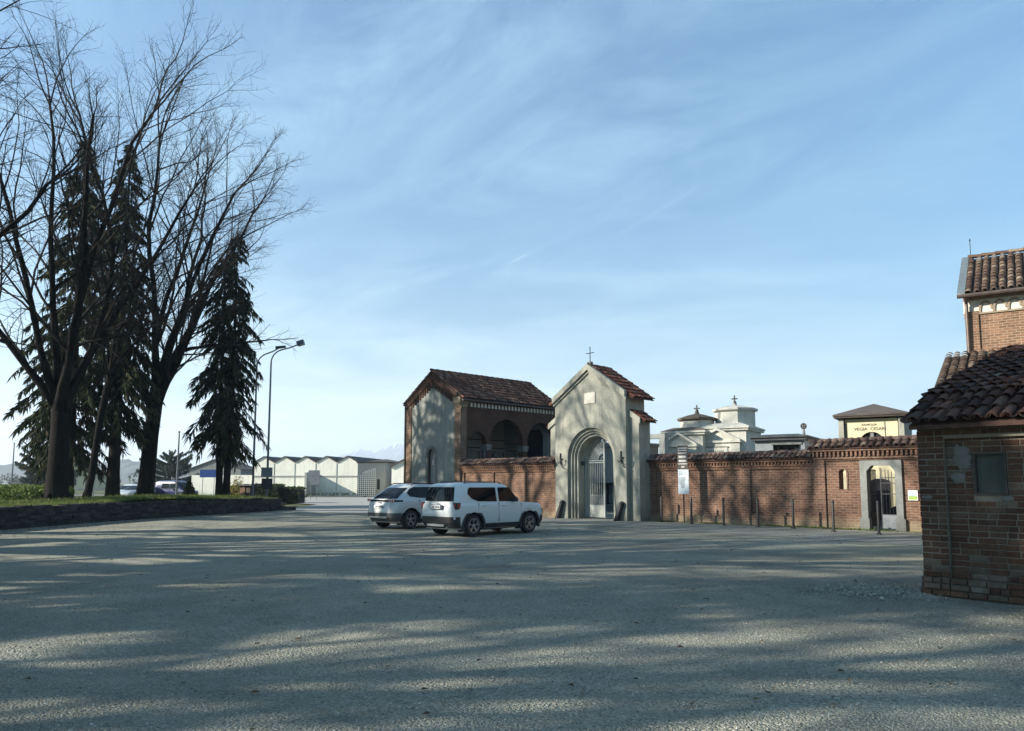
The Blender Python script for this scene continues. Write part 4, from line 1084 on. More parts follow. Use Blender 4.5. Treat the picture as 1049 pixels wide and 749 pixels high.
def grass():
    rnd = random.Random(61); mb = MB()
    for i in range(60000):
        y = 18+27*rnd.random(); d = abs(rnd.gauss(0,2.6)) if rnd.random() < .6 else rnd.uniform(0,16)
        x = rw_at(y)-.28-d
        if x < -40: continue
        h = rnd.uniform(.04,.16)*(1.7 if rnd.random() < .12 else 1); w = .016; an = rnd.uniform(0,6.28); z = bed_z(x,y)-.01
        dx, dy = math.cos(an)*w, math.sin(an)*w
        mb.add([(x+dx,y+dy,z),(x-dx,y-dy,z),(x+rnd.uniform(-.06,.06),y+rnd.uniform(-.06,.06),z+h)], [(0,1,2)])
    tag(mb.build('grass', M['grassblade']), 'short green grass growing on the raised bed', 'grass', kind='stuff')
grass()
def leaf_blob(mb, c, rad, n, size, rnd, shell=.55, flat=None):
    for i in range(n):
        while True:
            p = Vector((rnd.uniform(-1,1),rnd.uniform(-1,1),rnd.uniform(-1,1)))
            if shell*rnd.random() < p.length <= 1: break
        q = Vector((c[0]+p.x*rad[0], c[1]+p.y*rad[1], c[2]+p.z*rad[2]))
        if q.z < 0: q.z = abs(q.z)*.3
        a = Vector((rnd.gauss(0,1),rnd.gauss(0,1),rnd.gauss(0,.7))).normalized(); b = a.orthogonal().normalized()
        b = (Matrix.Rotation(rnd.uniform(0,6.28),3,a) @ b); s = size*rnd.uniform(.6,1.3)
        mb.add([q-a*s, q+b*s*.45, q+a*s, q-b*s*.45], [(0,1,2,3)])
def bush(name, label, cat, loc, blobs, n, size, mat, seed, stem=True, group=None):
    rnd = random.Random(seed); t = thing(name, label, cat, loc, 0, group); mb = MB()
    tot = sum(b[1][0]*b[1][1]*b[1][2] for b in blobs)
    for c, r_ in blobs: leaf_blob(mb, c, r_, int(n*r_[0]*r_[1]*r_[2]/tot), size, rnd)
    mb.build('foliage', M[mat], t)
    s = MB()
    for c, r_ in blobs:
        for k in range(4):
            s.tube([(c[0]*.4,c[1]*.4,0),(c[0]*.8+rnd.uniform(-.2,.2)*r_[0],c[1]*.8,c[2]*.5),(c[0]+rnd.uniform(-.6,.6)*r_[0],c[1]+rnd.uniform(-.6,.6)*r_[1],c[2]+.4*r_[2])], [.03,.02,.008], 4)
    s.build('stems', M['bark'], t)
    return t
bush('ground_ivy', 'sprawling bright green mound of leaves at the left end of the bed', 'shrub', (-27.2,41.5,.62), [((0,0,.35),(2.0,1.6,.6)),((1.9,.4,.5),(.9,1.1,.55)),((-2.2,.3,.3),(1.6,1.4,.5))], 5200, .10, 'ivy', 71)
bush('young_conifer', 'small dark conical young conifer on the bed beside the double stemmed spruce', 'shrub', (-19.9,46.6,.5), [((0,0,.45),(.85,.85,.5)),((0,0,1.0),(.6,.6,.55)),((0,0,1.5),(.35,.35,.5)),((0,0,1.9),(.15,.15,.3))], 2600, .10, 'hedge', 72).scale = (.6,.6,.62)
bush('yellow_shrub', 'thin yellow flowering shrub beside the spruce stems', 'shrub', (-20.6,56,0), [((0,0,1.0),(.75,.6,.8)),((.3,0,1.7),(.4,.4,.5))], 700, .08, 'yellowleaf', 73)
def hedge(label, loc, sx, sy, sz, seed):
    rnd = random.Random(seed); t = thing('hedge', label, 'hedge', loc, R(-4), 'clipped hedges by the road'); mb = MB()
    for i in range(int(2600*sx*sz/2)):
        f = rnd.randrange(5); x, y, z = rnd.uniform(-sx,sx), rnd.uniform(-sy,sy), rnd.uniform(0.05,sz)
        if f == 0: y = -sy+rnd.gauss(0,.05)
        elif f == 1: y = sy+rnd.gauss(0,.05)
        elif f == 2: x = sx*rnd.choice((-1,1))+rnd.gauss(0,.05)
        else: z = sz+rnd.gauss(0,.05)
        q = Vector((x,y,z)); a = Vector((rnd.gauss(0,1),rnd.gauss(0,1),rnd.gauss(0,1))).normalized(); b = a.orthogonal(); s = .07*rnd.uniform(.6,1.3)
        mb.add([q-a*s,q+b*s*.5,q+a*s,q-b*s*.5],[(0,1,2,3)])
    mb.build('foliage', M['hedge'], t)
    c = MB(); c.box(-sx+.1,sx-.1,-sy+.1,sy-.1,0,sz-.1); c.build('branches', M['darkstone'], t)
hedge('taller dark clipped hedge block beside the lamp post', (-19.25,60,0), 1.0, .8, 1.42, 81)
hedge('lower clipped hedge block at the right end of the hedge row', (-17.45,60.3,0), .78, .8, 1.2, 82)
hedge('clipped hedge block left of the lamp post, behind the brick pillar', (-21.6,60.4,0), .8, .7, 1.25, 83)
def pillar():
    t = thing('brick_pillar', 'short brick pillar with a dark flat cap on the bed', 'pillar', (-18.1,52,0), R(-20))
    m = MB(); m.box(-.42,.0,-.4,.4,0,1.42); m.build('pier', M['brick'], t)
    m = MB(); m.box(.0,.40,-.36,.36,0,1.40); m.build('meter_box', M['timber'], t)
    m = MB(); m.box(-.62,.62,-.55,.55,1.43,1.53); m.build('cap', M['graniteslab'], t)
pillar()
M['trunkc'] = barkmat('conifer_bark', (.007,.006,.005), (.032,.026,.021))

# ================================================================ TREES
def bare_tree(name, label, loc, seed, H=26, r0=.6, fork=5.0, limbs=7, spread=.62, rot=0, group='tall bare trees on the raised bed', lean=(0,0), aim=None, twig=1.0):
    rnd = random.Random(seed); t = thing(name, label, 'tree', loc, rot, group)
    T = MB(); K = MB()
    def path(p, d, L, n, wob, trop):
        pts = [p.copy()]; d = d.normalized()
        for i in range(n):
            d = (d+Vector((rnd.gauss(0,wob),rnd.gauss(0,wob),rnd.gauss(0,wob)+trop))).normalized()
            p = p+d*(L/n); pts.append(p.copy())
        return pts
    def at(pts, f):
        k = f*(len(pts)-1); i = min(int(k), len(pts)-2); return pts[i].lerp(pts[i+1], k-i), (pts[i+1]-pts[i]).normalized()
    def side(d, ang, az):
        o = d.orthogonal().normalized(); o = Matrix.Rotation(az,3,d) @ o
        return (d*math.cos(ang)+o*math.sin(ang)).normalized()
    # trunk with flared foot
    tp = [Vector((0,0,-.25)),Vector((0,0,.0)),Vector((lean[0]*.05,lean[1]*.05,.5)),Vector((lean[0]*.2,lean[1]*.2,1.4)),Vector((lean[0]*.5,lean[1]*.5,fork*.6)),Vector((lean[0],lean[1],fork))]
    top = tp[-1]
    T.tube(tp+[top+Vector((0,0,.5)), top+Vector((.05,0,1.1)), top+Vector((.05,0,1.7))], [r0*1.55,r0*1.35,r0*1.1,r0,r0*.92,r0*.9,r0*.72,r0*.45,r0*.12], 12)
    for k in range(6):
        a = k*1.05+rnd.uniform(-.2,.2); T.tube([(r0*.7*math.cos(a),r0*.7*math.sin(a),.55),(r0*1.3*math.cos(a),r0*1.3*math.sin(a),.12),(r0*1.9*math.cos(a),r0*1.9*math.sin(a),-.15)], [r0*.3,r0*.32,r0*.15], 6)
    def grow(p, d, L, r, lev):
        n = {1:9,2:6,3:4,4:3}[lev]; wob = {1:.10,2:.11,3:.13,4:.18}[lev]; trop = {1:.022,2:.012,3:.0,4:.03}[lev]
        pts = path(p, d, L, n, wob, trop)
        tip = {1:.30,2:.30,3:.35,4:.5}[lev]
        rad = [r*(1-(1-tip)*i/n) for i in range(n+1)]
        if lev == 1: rad[0] *= 1.75; rad[1] *= 1.18
        (T if lev == 1 else K).tube(pts, rad, {1:8,2:5,3:4,4:3}[lev], cap=lev < 2)
        if lev == 4: return
        cnt = {1:10,2:7,3:max(1,int(5.5*twig))}[lev]; lo = {1:.18,2:.2,3:.15}[lev]
        for i in range(cnt):
            f = lo+(1-lo)*(i+rnd.random())/cnt
            q, dd = at(pts, min(f,.999)); ang = rnd.uniform(.42,1.0) if lev < 3 else rnd.uniform(.45,1.15)
            nd = side(dd, ang, rnd.uniform(0,6.28)); nd.z += .03
            if lev == 1: Lc = L*(.56-.26*f)*rnd.uniform(.7,1.25)
            elif lev == 2: Lc = L*(.52-.24*f)*rnd.uniform(.7,1.25)
            else: Lc = L*rnd.uniform(.25,.5)
            rc = (rad[min(int(f*n),n)])*{1:.46,2:.44,3:.5}[lev]
            grow(q, nd, max(Lc,.3), max(rc,.007), lev+1)
        q, dd = at(pts, .999); 
        if lev < 3:
            for i in range(3): grow(q, side(dd, rnd.uniform(.1,.4), rnd.uniform(0,6.28)), L*.28, rad[-1]*.8, lev+1)
    base = aim or []
    dirs = []
    for az, inc, fl in base: dirs.append((az, inc, fl))
    for i in range(limbs-len(dirs)):
        dirs.append((2*PI*(i+rnd.uniform(-.3,.3))/max(1,limbs-len(base)), spread*rnd.uniform(.25,1.05), rnd.uniform(.8,1.0)))
    for az, inc, fl in dirs:
        d = Vector((math.cos(az)*math.sin(inc), math.sin(az)*math.sin(inc), math.cos(inc)))
        s = top+Vector((0,0,-rnd.uniform(.1,.35)*fork*.6)) if rnd.random() < .6 else top-Vector((0,0,.2))
        grow(s, d, (H-fork)*.82*fl, r0*rnd.uniform(.36,.5), 1)
    T.build('trunk', M['bark'], t, True, 180); K.build('crown', M['twig'], t)
    return t
def conifer(name, label, loc, seed, H=20, rmax=3.0, r0=.32, z0=2.2, stems=((0,0),), dens=1.0, mat='needle', group='dark conifers on the raised bed', droop=.55, shape=.75):
    rnd = random.Random(seed); t = thing(name, label, 'tree', loc, 0, group); K = MB(); Bm = MB()
    for si, (sx, sy) in enumerate(stems):
        h = H*(1 if si == 0 else .93); tr = MB()
        pts = [(sx*(.55+.45*min(1,k/5)), sy*(.55+.45*min(1,k/5)), -.2+k*(h+.2)/12) for k in range(13)]
        tr.tube(pts, [r0*1.25 if k == 0 else r0*(1-.96*k/12)+.01 for k in range(13)], 9)
        tr.build('trunk', M['trunkc'], t, True, 180)
        z = z0
        while z < h-.2:
            f = (z-z0)/(h-z0); rr = rmax*((1-f)**shape)*(.55+.45*min(1,f*6))+.12
            nb = rnd.choice((3,4,5))
            for k in range(nb):
                az = rnd.uniform(0,6.28); L = rr*rnd.choice((rnd.uniform(.45,.85), rnd.uniform(.75,1.1)))
                if len(stems) > 1 and math.cos(az)*sx < -.1: L *= .75
                n = 5; p = Vector((sx,sy,z)); bp = [p.copy()]; up = (.15+.5*f)*(1.0 if droop < .8 else .75)
                for i in range(n):
                    s = (i+1)/n; bp.append(Vector((sx+math.cos(az)*L*s, sy+math.sin(az)*L*s, z+L*(up*s-droop*s*s+.14*s**4))))
                Bm.tube(bp, [.035*(1-.8*i/n)*(1-.5*f)+.006 for i in range(n+1)], 4, cap=False)
                ns = int((12+L*44)*dens)
                for q in range(ns):
                    s = .12+.88*rnd.random()**.75; kk = min(int(s*n), n-1); c = bp[kk].lerp(bp[kk+1], s*n-kk)
                    ln = rnd.uniform(.25,.85)*(.6+.5*(1-f)); wd = rnd.uniform(.022,.065)
                    out = Vector((math.cos(az+rnd.gauss(0,.9)), math.sin(az+rnd.gauss(0,.9)), 0))
                    dv = (out*rnd.uniform(.15,.8)+Vector((0,0,-rnd.uniform(.4,1.4)))).normalized(); sd = dv.cross(Vector((rnd.gauss(0,1),rnd.gauss(0,1),rnd.gauss(0,1)))).normalized()
                    m_ = c+dv*ln*.45
                    K.add([c, m_+sd*wd, c+dv*ln, m_-sd*wd], [(0,1,2,3)])
            z += rnd.uniform(.2,.38)
    Bm.build('branches', M['trunkc'], t); K.build('crown', M[mat], t)
    return t
# the two great bare trees in view
bare_tree('bare_tree', 'huge bare tree with the thickest trunk, second trunk from the left edge', (-24.8,41.2,.62), 101, 26, .53, 5.4, 7, .5, 0.4,
          aim=[(2.9,.62,.85),(.35,.42,.95),(3.4,.32,1.0),(.2,.12,1.05),(5.0,.5,.85)])
bare_tree('bare_tree', 'bare tree whose crown spreads right over the tall spruce, leaning trunk', (-24.0,49.4,.4), 117, 27.6, .50, 7.2, 9, .5, 0, lean=(.5,0),
          aim=[(-.15,.44,.66),(.15,.27,.92),(-.5,.72,.42),(3.0,.45,.9),(.2,.08,1.0),(-.6,.36,.86),(.1,.62,.58),(2.6,.2,.95)])
bare_tree('thin_bare_tree', 'slender leaning bare tree between the huge trunk and the spruces', (-24.5,43.6,.55), 131, 17, .2, 8.0, 5, .5, 0, lean=(.9,.3))
conifer('spruce_tree', 'tall dark spruce with drooping sprays, behind the huge bare trunk', (-27.7,47.0,.4), 201, 23.5, 3.7, .4, 3.0, dens=.85, droop=.95, shape=.62)
conifer('spruce_tree', 'tall dark spruce rising between the two great bare trees', (-24.6,46.6,.5), 202, 23.2, 3.0, .38, 4.6, dens=.8, droop=.95, shape=.62)
conifer('spruce_tree', 'double stemmed dark spruce standing alone beside the lamp posts', (-19.0,49.6,.3), 203, 18.2, 2.55, .24, 3.6, stems=((.42,0),(-.42,.2)), dens=.62, droop=1.0, shape=.5)
conifer('cypress_tree', 'narrow dark cypress showing behind the sunburst of the iron gate', (W(-13.6,14.5).x,W(-13.6,14.5).y,0), 207, 7.6, 1.5, .2, .4, dens=1.0, shape=.4, group='cypresses inside the cemetery', droop=-.3)
# trees of the same row beyond the left edge of the view, whose shade falls over the yard
offg = 'trees of the row beyond the left edge'
OT = [('bare', -28.8, 31.5, 301), ('bare', -26.5, 22.5, 302), ('bare', -25.5, 16.0, 303), ('bare', -27.0, 10.0, 304), ('bare', -25.5, 4.5, 305), ('bare', -27.5, -1.5, 306)]
src = None
for k, x, y, s in OT:
    if src is None:
        src = bare_tree('bare_tree', 'tall bare tree of the row just beyond the left edge', (x,y,.6), s, 24, .6, 5.0, 8, .7, 0, offg, twig=.3)
    else:
        o = copy_tree(src); o.location = (x,y,.6); o.rotation_euler = (0,0,s*1.7); o['label'] = 'tall bare tree of the row, out of view to the left'
src = None
for x, y, sc_ in ((-29.6,35.2,1.12),(-31,17.5,.72),(-30.5,9.6,.9),(-30.5,4.0,1.3),(-29,-2.5,.85)):
    if src is None: src = conifer('spruce_tree', 'dark spruce of the row, out of view to the left', (x,y,.4), 401, 21, 3.3, .4, 2.0, dens=.75, group=offg); o = src
    else: o = copy_tree(src); o.location = (x,y,.4); o.rotation_euler = (0,0,x*3.1+y)
    o.scale = (sc_,)*3

# ================================================================ LAMPS, POLES AND SIGNS AT THE BACK
def lamp(label, loc, H, arm, headkind, az):
    t = thing('street_lamp', label, 'street lamp', loc, az, 'street lamps by the road')
    m = MB(); pts = [(0,0,-.1),(0,0,H*.5),(0,0,H-1.3)]
    for k in range(1,7):
        a = PI/2*k/6*.82; pts.append((.9*(1-math.cos(a)), 0, H-1.3+.9*math.sin(a)))
    e = pts[-1]; pts += [(e[0]+(arm-e[0])*.5,0,e[2]+.16),(arm,0,H-.02)]
    m.tube(pts, [.085,.07,.055]+[.045]*(len(pts)-3), 8); m.build('pole', M['galv'], t, True)
    h = MB()
    if headkind == 0:
        h.hexa([(arm-.25,-.14,H-.10),(arm+.42,-.10,H-.02),(arm+.42,.10,H-.02),(arm-.25,.14,H-.10),(arm-.25,-.10,H+.06),(arm+.40,-.06,H+.12),(arm+.40,.06,H+.12),(arm-.25,.10,H+.06)])
        h.build('lamp_head', M['iron'], t)
    else:
        h.hexa([(arm-.12,-.22,H-.18),(arm+.30,-.22,H-.05),(arm+.30,.22,H-.05),(arm-.12,.22,H-.18),(arm-.22,-.2,H+.1),(arm+.22,-.2,H+.26),(arm+.22,.2,H+.26),(arm-.22,.2,H+.1)])
        h.build('lamp_head', M['galv'], t)
    return t
lamp('tall street lamp with a square floodlight head, nearer and right of the pair', (-16.2,50,0), 10.95, 1.9, 1, 0)
lamp('tall street lamp with a flat slim head, left of the pair', (-17.35,50.6,.1), 10.7, 1.5, 0, 0)
def board(name, label, loc, rz, w, z0, z1, posts, mat, extra=None, group=None):
    t = thing(name, label, 'sign', loc, rz, group)
    m = MB()
    for p in posts: m.tube([(p,.03,-.1),(p,.03,z1-.05)], .03, 6)
    if posts: m.build('posts', M['galv'], t)
    m = MB(); m.box(-w/2,w/2,-.02,.0,z0,z1); m.build('panel', M[mat], t)
    if extra: extra(t)
    return t
def map_print(t):
    rnd = random.Random(6); m = MB()
    for x, z, w, h in ((-.45,1.55,.12,.3),(.42,1.35,.1,.25),(-.1,2.2,.2,.05),(.2,1.9,.25,.04)): m.box(x-w/2,x+w/2,-.024,-.0205,z-h/2,z+h/2)
    m.build('print', M['signdk'], t)
board('information_board', 'grey information board on two posts before the warehouse', (-18.35,70,0), 0, 1.06, 1.4, 2.75, (-.28,.28), 'signgrey', map_print)
board('road_sign', 'wide blue road sign on two posts behind the spruce branches', (-28.9,72,0), 0, 1.75, 2.1, 2.85, (-.6,.5), 'signblue')
def blueprint(t):
    pass
board('traffic_sign', 'grey square sign back fixed on the lamp post, upper of two', (-16.15,49.7,0), R(8), .72, 2.0, 2.62, (), 'signgrey', group='sign plates on the lamp post')
board('traffic_sign', 'dark sign back fixed on the lamp post, lower of two', (-16.10,49.65,0), R(8), .70, 1.22, 1.90, (), 'iron', group='sign plates on the lamp post')
def post(name, label, loc, H, r=.05, group=None):
    t = thing(name, label, 'pole', loc, 0, group); m = MB(); m.tube([(0,0,-.1),(0,0,H*.5),(0,0,H)], [r,r*.85,r*.6], 7); m.build('shaft', M['galv'], t, True)
    c = MB(); c.lathe([(r*.7,0),(r*1.1,.06),(r*.3,.12)], 7, (0,0,H)); c.build('cap', M['iron'], t)
post('metal_pole', 'grey metal pole right of the blue van', (-26.6,60,0), 5.6, .09, 'thin poles in the distance')
post('metal_pole', 'thin pale pole before the cedar at the left edge', (-49.0,74,0), 5.4, .08, 'thin poles in the distance')
post('metal_pole', 'thin pole seen just right of the huge trunk', (-44.6,76,0), 3.4, .06, 'thin poles in the distance')
post('metal_pole', 'thin pole seen between the leaning stem and the huge trunk', (-41.8,74,0), 3.0, .06, 'thin poles in the distance')

# ================================================================ WAREHOUSE AND FAR BUILDINGS
def warehouse():
    t = thing('warehouse', 'long pale warehouse with a row of low gables and a block with glass grid', 'warehouse', (-17.99,88,0), R(-7))
    n = 5; w = 2.56; hv, hp = 3.92, 4.62; D = 16
    ew = .0
    wl = MB(); rf = MB(); bd = MB()
    for i in range(n):
        x1 = -i*w; x0 = x1-w; xm = (x0+x1)/2
        wl.prism([(x0,-.1),(x1,-.1),(x1,hv),(xm,hp),(x0,hv)], 0, .3)
        for a, b in (((x0,hv),(xm,hp)),((xm,hp),(x1,hv))):
            rf.hexa([(a[0],-.12,a[1]+.02),(b[0],-.12,b[1]+.02),(b[0],D,b[1]+.02),(a[0],D,a[1]+.02),(a[0],-.12,a[1]+.11),(b[0],-.12,b[1]+.11),(b[0],D,b[1]+.11),(a[0],D,a[1]+.11)])
        bd.box(x1-.03, x1+.03, -.04, -.001, 0, hv-.05)
    bd.box(-n*w, -.04, -.07, -.002, 2.28, 2.42)
    bw = MB(); bw.box(-n*w, -.01, D-.3, D, -.1, hv); bw.build('rear_wall', M['ware'], t)
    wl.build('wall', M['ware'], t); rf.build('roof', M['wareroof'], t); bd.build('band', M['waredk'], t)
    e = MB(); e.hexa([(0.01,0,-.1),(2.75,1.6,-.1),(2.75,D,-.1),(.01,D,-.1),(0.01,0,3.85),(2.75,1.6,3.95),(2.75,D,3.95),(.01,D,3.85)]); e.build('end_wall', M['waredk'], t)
    r = MB(); r.hexa([(-.1,-.15,3.86),(2.9,1.5,3.96),(2.9,D,3.96),(-1.3,D,4.70),(-.1,-.15,4.0),(2.9,1.5,4.1),(2.9,D,4.1),(-1.3,D,4.82)]); r.build('end_roof', M['wareroof'], t)
    # stepped glass grid on the end wall
    g = MB(); ux, uy = 2.75/3.182, 1.6/3.182
    def pt(s, off): return (s*ux+off*uy, s*uy-off*ux)
    def slat(s0, s1, z0, z1, off=.05):
        a, b = pt(s0, off), pt(s1, off); c, d = pt(s1, .0), pt(s0, .0)
        g.hexa([(a[0],a[1],z0),(b[0],b[1],z0),(c[0],c[1],z0),(d[0],d[1],z0),(a[0],a[1],z1),(b[0],b[1],z1),(c[0],c[1],z1),(d[0],d[1],z1)])
    tops = [2.5,2.5,2.75,2.95,2.95,3.15,3.15,3.3]
    for i in range(9):
        s = .12+i*.24; slat(s-.035, s+.035, .05, tops[min(i,7)])
    for j in range(14):
        z = .08+j*.24; i0 = next((i for i in range(8) if tops[i] >= z-.01), None)
        if i0 is not None: slat(.12+i0*.24, .12+8*.24, z-.034, z+.034, .045)
    g.build('glass_grid', M['inkwhite'], t)
    gl = MB(); a, b = pt(.1,.012), pt(2.05,.012); gl.add([(a[0],a[1],.05),(b[0],b[1],.05),(b[0],b[1],3.0),(a[0],a[1],2.5)], [(0,1,2,3)]); gl.build('glazing', M['graniteslab'], t)
    d = MB(); a, b = pt(2.30,.02), pt(2.62,.02); d.hexa([(a[0],a[1],.8),(b[0],b[1],.8),(b[0],b[1]+.1,.8),(a[0],a[1]+.1,.8),(a[0],a[1],2.0),(b[0],b[1],2.0),(b[0],b[1]+.1,2.0),(a[0],a[1]+.1,2.0)]); d.build('window', M['darkin'], t)
    f = MB(); f.box(-5.55,-5.30,-2.2,-.01,0,2.7); f.prism([(-2.2,2.7),(-.01,2.7),(-.01,2.9),(-2.2,2.75)], -5.55, -5.30, 'x'); f.build('buttress', M['waredk'], t)
    lw = MB(); lw.box(-n*w-8.0,-n*w-.05,.4,.8,-.1,2.5); lw.build('yard_wall', M['ware'], t)
warehouse()
def flatbed_row():
    t = thing('flower_bed', 'narrow kerbed bed with small plants along the warehouse front', 'flower bed', (-19.5,84,0), 0)
    m = MB(); m.box(-4.2,3.2,-1.2,.6,0,.14); m.build('kerb', M['concrete'], t)
    rnd = random.Random(7); p = MB()
    for i in range(14): leaf_blob(p, (-3.6+i*.42+rnd.uniform(-.1,.1),.0,.3), (.2,.25,.22), 28, .09, rnd)
    p.build('plants', M['hedge'], t)
flatbed_row()
def house(name, label, loc, rz, w, d, h, hr, wall, roof, win=(), group=None):
    t = thing(name, label, 'building', loc, rz, group)
    m = MB(); m.box(0,w,0,d,-.1,h); m.prism([(0,h),(w,h),(w/2,h+hr)], 0, d); m.build('wall', M[wall], t)
    r = MB()
    for s in (-1,1):
        xe = -.25 if s < 0 else w+.25; ze = h-hr*.25/(w/2)
        r.hexa([(xe,-.25,ze+.02),(xe,d+.25,ze+.02),(w/2,d+.25,h+hr+.02),(w/2,-.25,h+hr+.02),(xe,-.25,ze+.14),(xe,d+.25,ze+.14),(w/2,d+.25,h+hr+.14),(w/2,-.25,h+hr+.14)])
    r.build('roof', M[roof], t)
    for x0,x1,z0,z1 in win:
        f = MB(); f.box(x0-.06,x1+.06,-.03,.0,z0-.06,z1+.06); fo = f.build('window', M['white'], t); g = MB(); g.box(x0,x1,-.035,-.031,z0,z1); g.build('pane', M['darkin'], fo)
    return t
house('shed', 'grey shed with dark openings behind the warehouse end', (-15.6,96,0), R(-12), 4.2, 8, 3.1, .9, 'waredk', 'wareroof', ((.5,1.0,.9,2.2),(1.9,2.4,.6,2.3)))
house('pale_house', 'pale gabled house partly hidden by the arcaded chapel', (-13.4,84,0), R(-8), 5.6, 9, 3.4, 1.35, 'ware', 'wareroof', ((.9,1.5,.5,1.5),))
house('far_house', 'small far house with brown roof beyond the cedar at the left edge', (-93,150,0), R(10), 9, 8, 3.4, 2.0, 'cream', 'wareroof', ((1.5,2.5,1,2.2),(5,6,1,2.2)), 'far houses')
house('far_house', 'pale far house behind the cars and the bare trunk', (-60,140,0), R(-5), 10, 8, 4.0, 1.8, 'concrete', 'wareroof', ((1.5,2.5,1,2.2),(5,6,1,2.2)), 'far houses')
def greenhouse():
    t = thing('guard_rail', 'long pale roadside rail across the field', 'fence', (-62,92,0), 0)
    m = MB(); m.box(-35,26,-.03,.03,.62,.86); m.build('rail', M['galv'], t)
    for i in range(21):
        p = MB(); p.box(-34+i*3-.05,-34+i*3+.05,.031,.13,-.1,.8); p.build('post', M['galv'], t)
greenhouse()
sheet('far_road', [(-160,93),(-30,93),(-30,99),(-160,101)], .02, M['paving'])
# far trees
conifer('cedar_tree', 'dark spreading cedar at the left edge beyond the field', (-66.5,108,0), 501, 6.8, 5.0, .35, 1.0, dens=2.2, mat='cedar', group='distant cedars', droop=.1, shape=.5)
conifer('cedar_tree', 'dark spreading cedar behind the blue van', (-49.0,108,0), 502, 5.6, 5.0, .35, .8, dens=2.2, mat='cedar', group='distant cedars', droop=.1, shape=.45)
def far_wood():
    rnd = random.Random(77); mb = MB()
    for i in range(150):
        x = rnd.uniform(-420, 160); y = rnd.uniform(260, 430); h = rnd.uniform(3, 7)
        if -20 < x < 20: y += 150
        leaf_blob(mb, (x,y,h*.5), (h*rnd.uniform(.6,1.0),h*.7,h*.55), 90, .8, rnd)
    tag(mb.build('far_wood', M['cedar']), 'distant line of dark trees along the horizon', 'trees', kind='stuff')
far_wood()
def ridge(name, pts, y, mat, depth=250, seed=1, rough=.15):
    rnd = random.Random(seed); mb = MB(); n = len(pts); rows = 7
    fine = []
    for (xa,ha),(xb,hb) in zip(pts[:-1],pts[1:]):
        for k in range(8): f = k/8; fine.append((xa+(xb-xa)*f, (ha+(hb-ha)*f)*(1+rnd.uniform(-rough,rough)*.5)))
    fine.append(pts[-1]); n = len(fine)
    for j in range(rows+1):
        f = j/rows
        for x, h in fine:
            mb.v.append((x+rnd.uniform(-8,8)*(f > 0), y-depth*(1-f)+rnd.uniform(-12,12), h*(f**.9)*(1+rnd.uniform(-rough,rough)*(0 < f < 1))-1))
    for j in range(rows):
        for i in range(n-1): mb.f.append((j*n+i,j*n+i+1,(j+1)*n+i+1,(j+1)*n+i))
    return struct(mb.build(name, mat))
ridge('hills', [(-1700,20),(-1350,34),(-1150,52),(-1050,42),(-900,30),(-760,46),(-690,40),(-600,24),(-450,12),(-300,8)], 1500, M['hill'], seed=5)
ridge('mountains', [(2.5*x, 2.1*h) for x, h in ((-1300,20),(-900,55),(-640,70),(-560,96),(-480,128),(-440,112),(-370,150),(-320,132),(-250,160),(-180,120),(-90,150),(0,110),(90,125),(200,80),(400,60),(600,30))], 6000, M['mountain'], 1100, 6, .09)

# ================================================================ CARS
def lerp_levels(levels, z):
    if z <= levels[0][0]: return levels[0][1:]
    for a, b in zip(levels[:-1], levels[1:]):
        if a[0] <= z <= b[0]:
            f = (z-a[0])/(b[0]-a[0]+1e-9); return tuple(p+(q-p)*f for p, q in zip(a[1:], b[1:]))
    return levels[-1][1:]
def outline(lv, off=0.0, bulge=.05, n=7):
    xr, xf, w, rr, rf = lv; xr -= off; xf += off; w += off
    pts = []
    def arc(cx, cy, r, a0):
        for k in range(n+1):
            a = a0+PI/2*k/n; pts.append((cx+r*math.cos(a), cy+r*math.sin(a)))
    arc(xf-rf, w-rf, rf, 0); 
    for k in range(1, 8): f = k/8; pts.append((xf-rf+(xr+rr-xf+rf)*f, w))
    arc(xr+rr, w-rr, rr, PI/2); arc(xr+rr, -(w-rr), rr, PI)
    for k in range(1, 8): f = k/8; pts.append((xr+rr+(xf-rf-xr-rr)*f, -w))
    arc(xf-rf, -(w-rf), rf, 1.5*PI)
    xm = (xr+xf)/2; out = []
    for x, y in pts:
        b = bulge*(1-(y/w)**2); k = max(0, (abs(x-xm)/(xf-xm)-.75)/.25)
        out.append((x+(b*k if x > xm else -b*k), y))
    return out
def loft(mb, levels, zfn=None, sub=2, cap=True):
    zs = []
    for a, b in zip(levels[:-1], levels[1:]):
        for k in range(sub): zs.append(a[0]+(b[0]-a[0])*k/sub)
    zs.append(levels[-1][0]); m = None; vs = []
    for z in zs:
        o = outline(lerp_levels(levels, z)); m = len(o)
        vs += [(x, y, zfn(x, y, z) if zfn else z) for x, y in o]
    n = len(zs); fs = [(j*m+k, j*m+(k+1) % m, (j+1)*m+(k+1) % m, (j+1)*m+k) for j in range(n-1) for k in range(m)]
    if cap:
        fs.append(tuple(range(m-1, -1, -1)))
        # crowned top cap: inset rings
        o = outline(lerp_levels(levels, zs[-1])); cx = sum(p[0] for p in o)/m; base = (n-1)*m
        prev = base; 
        for s, dz in ((.7,.018),(.35,.028)):
            st = len(vs); vs += [(cx+(x-cx)*s, y*s, (zfn(cx+(x-cx)*s, y*s, zs[-1]) if zfn else zs[-1])+dz) for x, y in o]
            fs += [(prev+k, prev+(k+1) % m, st+(k+1) % m, st+k) for k in range(m)]; prev = st
        fs.append(tuple(prev+k for k in range(m)))
    mb.add(vs, fs)
